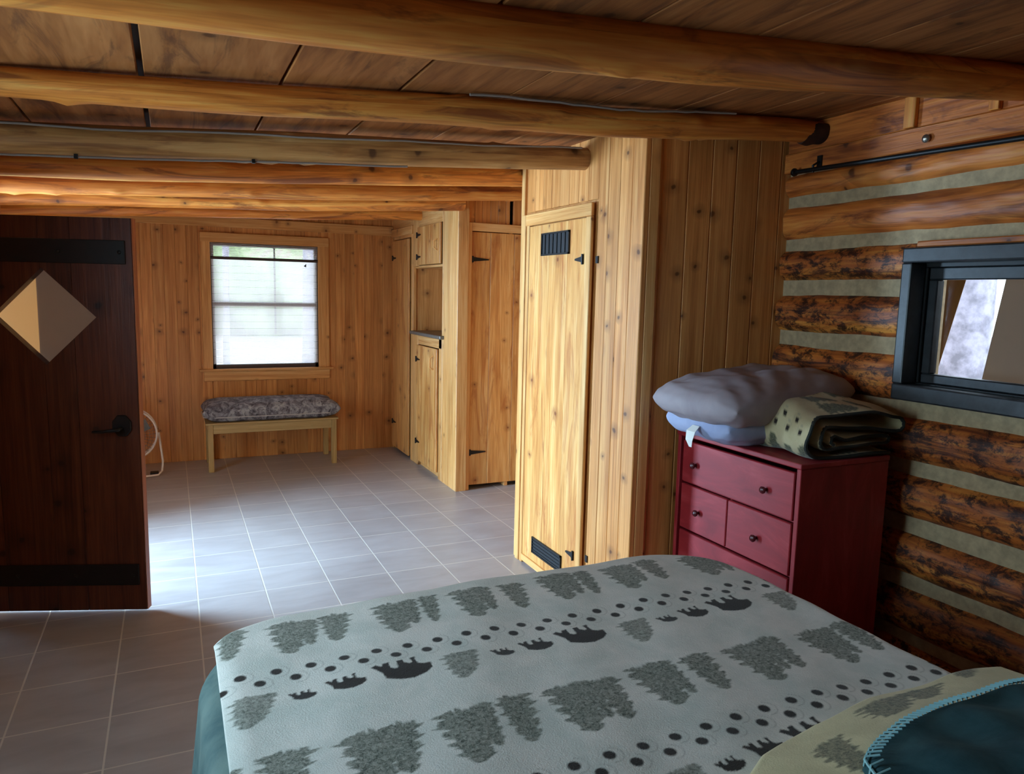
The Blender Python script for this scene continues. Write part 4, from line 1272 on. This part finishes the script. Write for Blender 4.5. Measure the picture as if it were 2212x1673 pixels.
# ------------------------------------------------------------------ folded camp blanket on the dresser
path = []
def arc(cx_, cz, r, a0, a1, n=10):
    return [(cx_+r*math.cos(math.radians(a0+(a1-a0)*k/n)), cz+r*math.sin(math.radians(a0+(a1-a0)*k/n))) for k in range(n+1)]
path = [(2.40, .945), (2.25, .945), (2.10, .944)] + arc(2.055, 1.018, .074, 265, 95, 16) + [(2.16, 1.100), (2.28, 1.098), (2.38, 1.083)] + arc(2.435, 1.052, .026, 80, -80, 8) + [(2.34, 1.030), (2.22, 1.040), (2.12, 1.055)] + arc(2.075, 1.018, .040, 80, 290, 14) + [(2.13, .985), (2.25, .978), (2.36, .978)] + arc(2.395, .993, .014, -70, 70, 6) + [(2.30, 1.004), (2.15, 1.008)] + arc(2.095, 1.012, .016, 90, 300, 8)
path = [Vector((p[0], 0, p[1])) for p in path]
# resample
Ls = [0]
for i in range(1, len(path)): Ls.append(Ls[-1]+(path[i]-path[i-1]).length)
n = 260; sx_ = np.linspace(0, Ls[-1], n); px = np.interp(sx_, Ls, [p.x for p in path]); pz = np.interp(sx_, Ls, [p.z for p in path])
ny_ = 150; yy = np.linspace(0, 1, ny_)
P = np.zeros((n, ny_, 3)); UVr = np.zeros((n, ny_, 2))
for j, t in enumerate(yy):
    y = 1.835+t*.56
    sq = 1-.10*max(0, t-.75)*4*0
    P[:, j, 0] = 2.0+(px-1.98)*.98+.012*np.sin(t*6+px*9)*(px > 1.0)-.0+.03*(1-t)*0
    P[:, j, 1] = y+.012*np.sin(px*13+pz*40)
    bul = (.035*math.sin(PI*min(1, t*1.02))+.03*t)*np.clip((pz-.95)/.15, 0, 1)
    P[:, j, 2] = pz+.0+bul+.004*np.sin(t*17+px*20)
    UVr[:, j, 0] = sx_; UVr[:, j, 1] = t*.56
XX, YY = UVr[..., 0], UVr[..., 1]
R = np.zeros_like(XX); G = np.zeros_like(XX); B = np.zeros_like(XX)
r2 = random.Random(3)
for k in range(7): r_tree(R, YY, -XX, .03+k*.078, -.335+.01*math.sin(k*2), .10, .085, .02, k)
for k in range(6): r_tree(R, YY, -XX, .05+k*.09, -.155+.02*math.sin(k*3), .12, .075, .02, k+9)
for k in range(6): r_tree(R, YY, -XX, .05+k*.09, -.62, .13, .09, .02, k+20)
for k in range(5): r_tree(R, YY, -XX, .09+k*.10, -.78, .10, .08, .02, k+30)
for k in range(14):
    x_, y_ = .475+(k % 2)*.035, .04+k*.033
    s = (np.abs(XX-x_) < .03) & (np.abs(YY-y_) < .03)
    if s.any():
        g_, b__ = G[s], B[s]; r_paw(g_, b__, XX[s], YY[s], x_, y_, .8, .3); G[s] = g_; B[s] = b__
rb = empty('rolled_blanket', (2.2, 2.05, DH)); tag(rb, 'cream folded blanket with dark green tree print on the red dresser', 'blanket')
o = grid_mesh('fleece', P, UVr, M_CAMO, rb, {'dye': np.stack([R, G, B, np.ones_like(R)], -1)}); o.location = (-2.2, -2.05, -DH)
m = o.modifiers.new('s', 'SOLIDIFY'); m.thickness = .011; m.offset = 0
mb = MB(); mb.tube([tuple(P[i, 0]) for i in range(0, n, 2)], .0068, 6); o = mb.build('edge_binding', M_BINDING, rb, smooth=True); o.location = (-2.2, -2.05, -DH)

# ------------------------------------------------------------------ outdoors: ground and trunks seen through the windows
M_GROUND = plain('forest_ground', (186, 172, 168), .95, noise=.25, nscale=.5, c2=(150, 140, 138))
M_BARK = plain('pine_bark', (150, 146, 160), .95, noise=.3, nscale=9, bump=.6)
M_LEAF = plain('pine_foliage', (176, 196, 146), .9, noise=.25, nscale=2)
mb = MB(); mb.box((-30, -20, -.5), (30, 40, -.35)); o = mb.build('forest_ground', M_GROUND); tag(o, 'pale brown forest ground outside the cabin', 'ground', kind='structure')
for i, (x, y, r, lab) in enumerate(((1.95, 11.5, .17, 'tree trunk outside, behind the right edge of the far window'), (.9, 14.5, .06, 'thin tree trunk outside, in the middle of the far window'), (6.4, 4.26, .25, 'grey tree trunk outside, seen in the bright gap between the cloth sheets'))):
    L_ = log_mesh((x, y, -.4), (x+.1, y, 7), r, r*.7, 90+i, wob=.01, step=.2, knots=0)
    o = L_.build('tree_trunk', M_BARK, smooth=True); tag(o, lab, 'tree trunk')
for i, (x, y, z, s, lab) in enumerate(((-2.2, 30, 2.4, 3.2, 'pale green bush outside at the left of the far window'), (4.6, 32, 2.4, 3.4, 'pale green bush outside in the middle of the far window'), (14.2, 35, 2.4, 3.4, 'pale green bush outside at the right of the far window'))):
    mb = MB(); r_ = random.Random(i)
    f = vnoise(200+i)
    nU, nV = 36, 20
    P = np.zeros((nU, nV, 3)); UVb = np.zeros((nU, nV, 2))
    for a in range(nU):
        for b_ in range(nV):
            al = 2*PI*a/nU; be = PI*b_/(nV-1)-PI/2; rr_ = s*(1+.14*f(al*3, be*4)+.10*math.sin(al*9+be*7))
            P[a, b_] = (x+rr_*math.cos(al)*math.cos(be), y+rr_*math.sin(al)*math.cos(be), max(-.4, z+rr_*1.2*math.sin(be)-.6))
            UVb[a, b_] = (al, be)
    o = grid_mesh('bush', P, UVb, M_LEAF, close_u=True); tag(o, lab, 'bush')
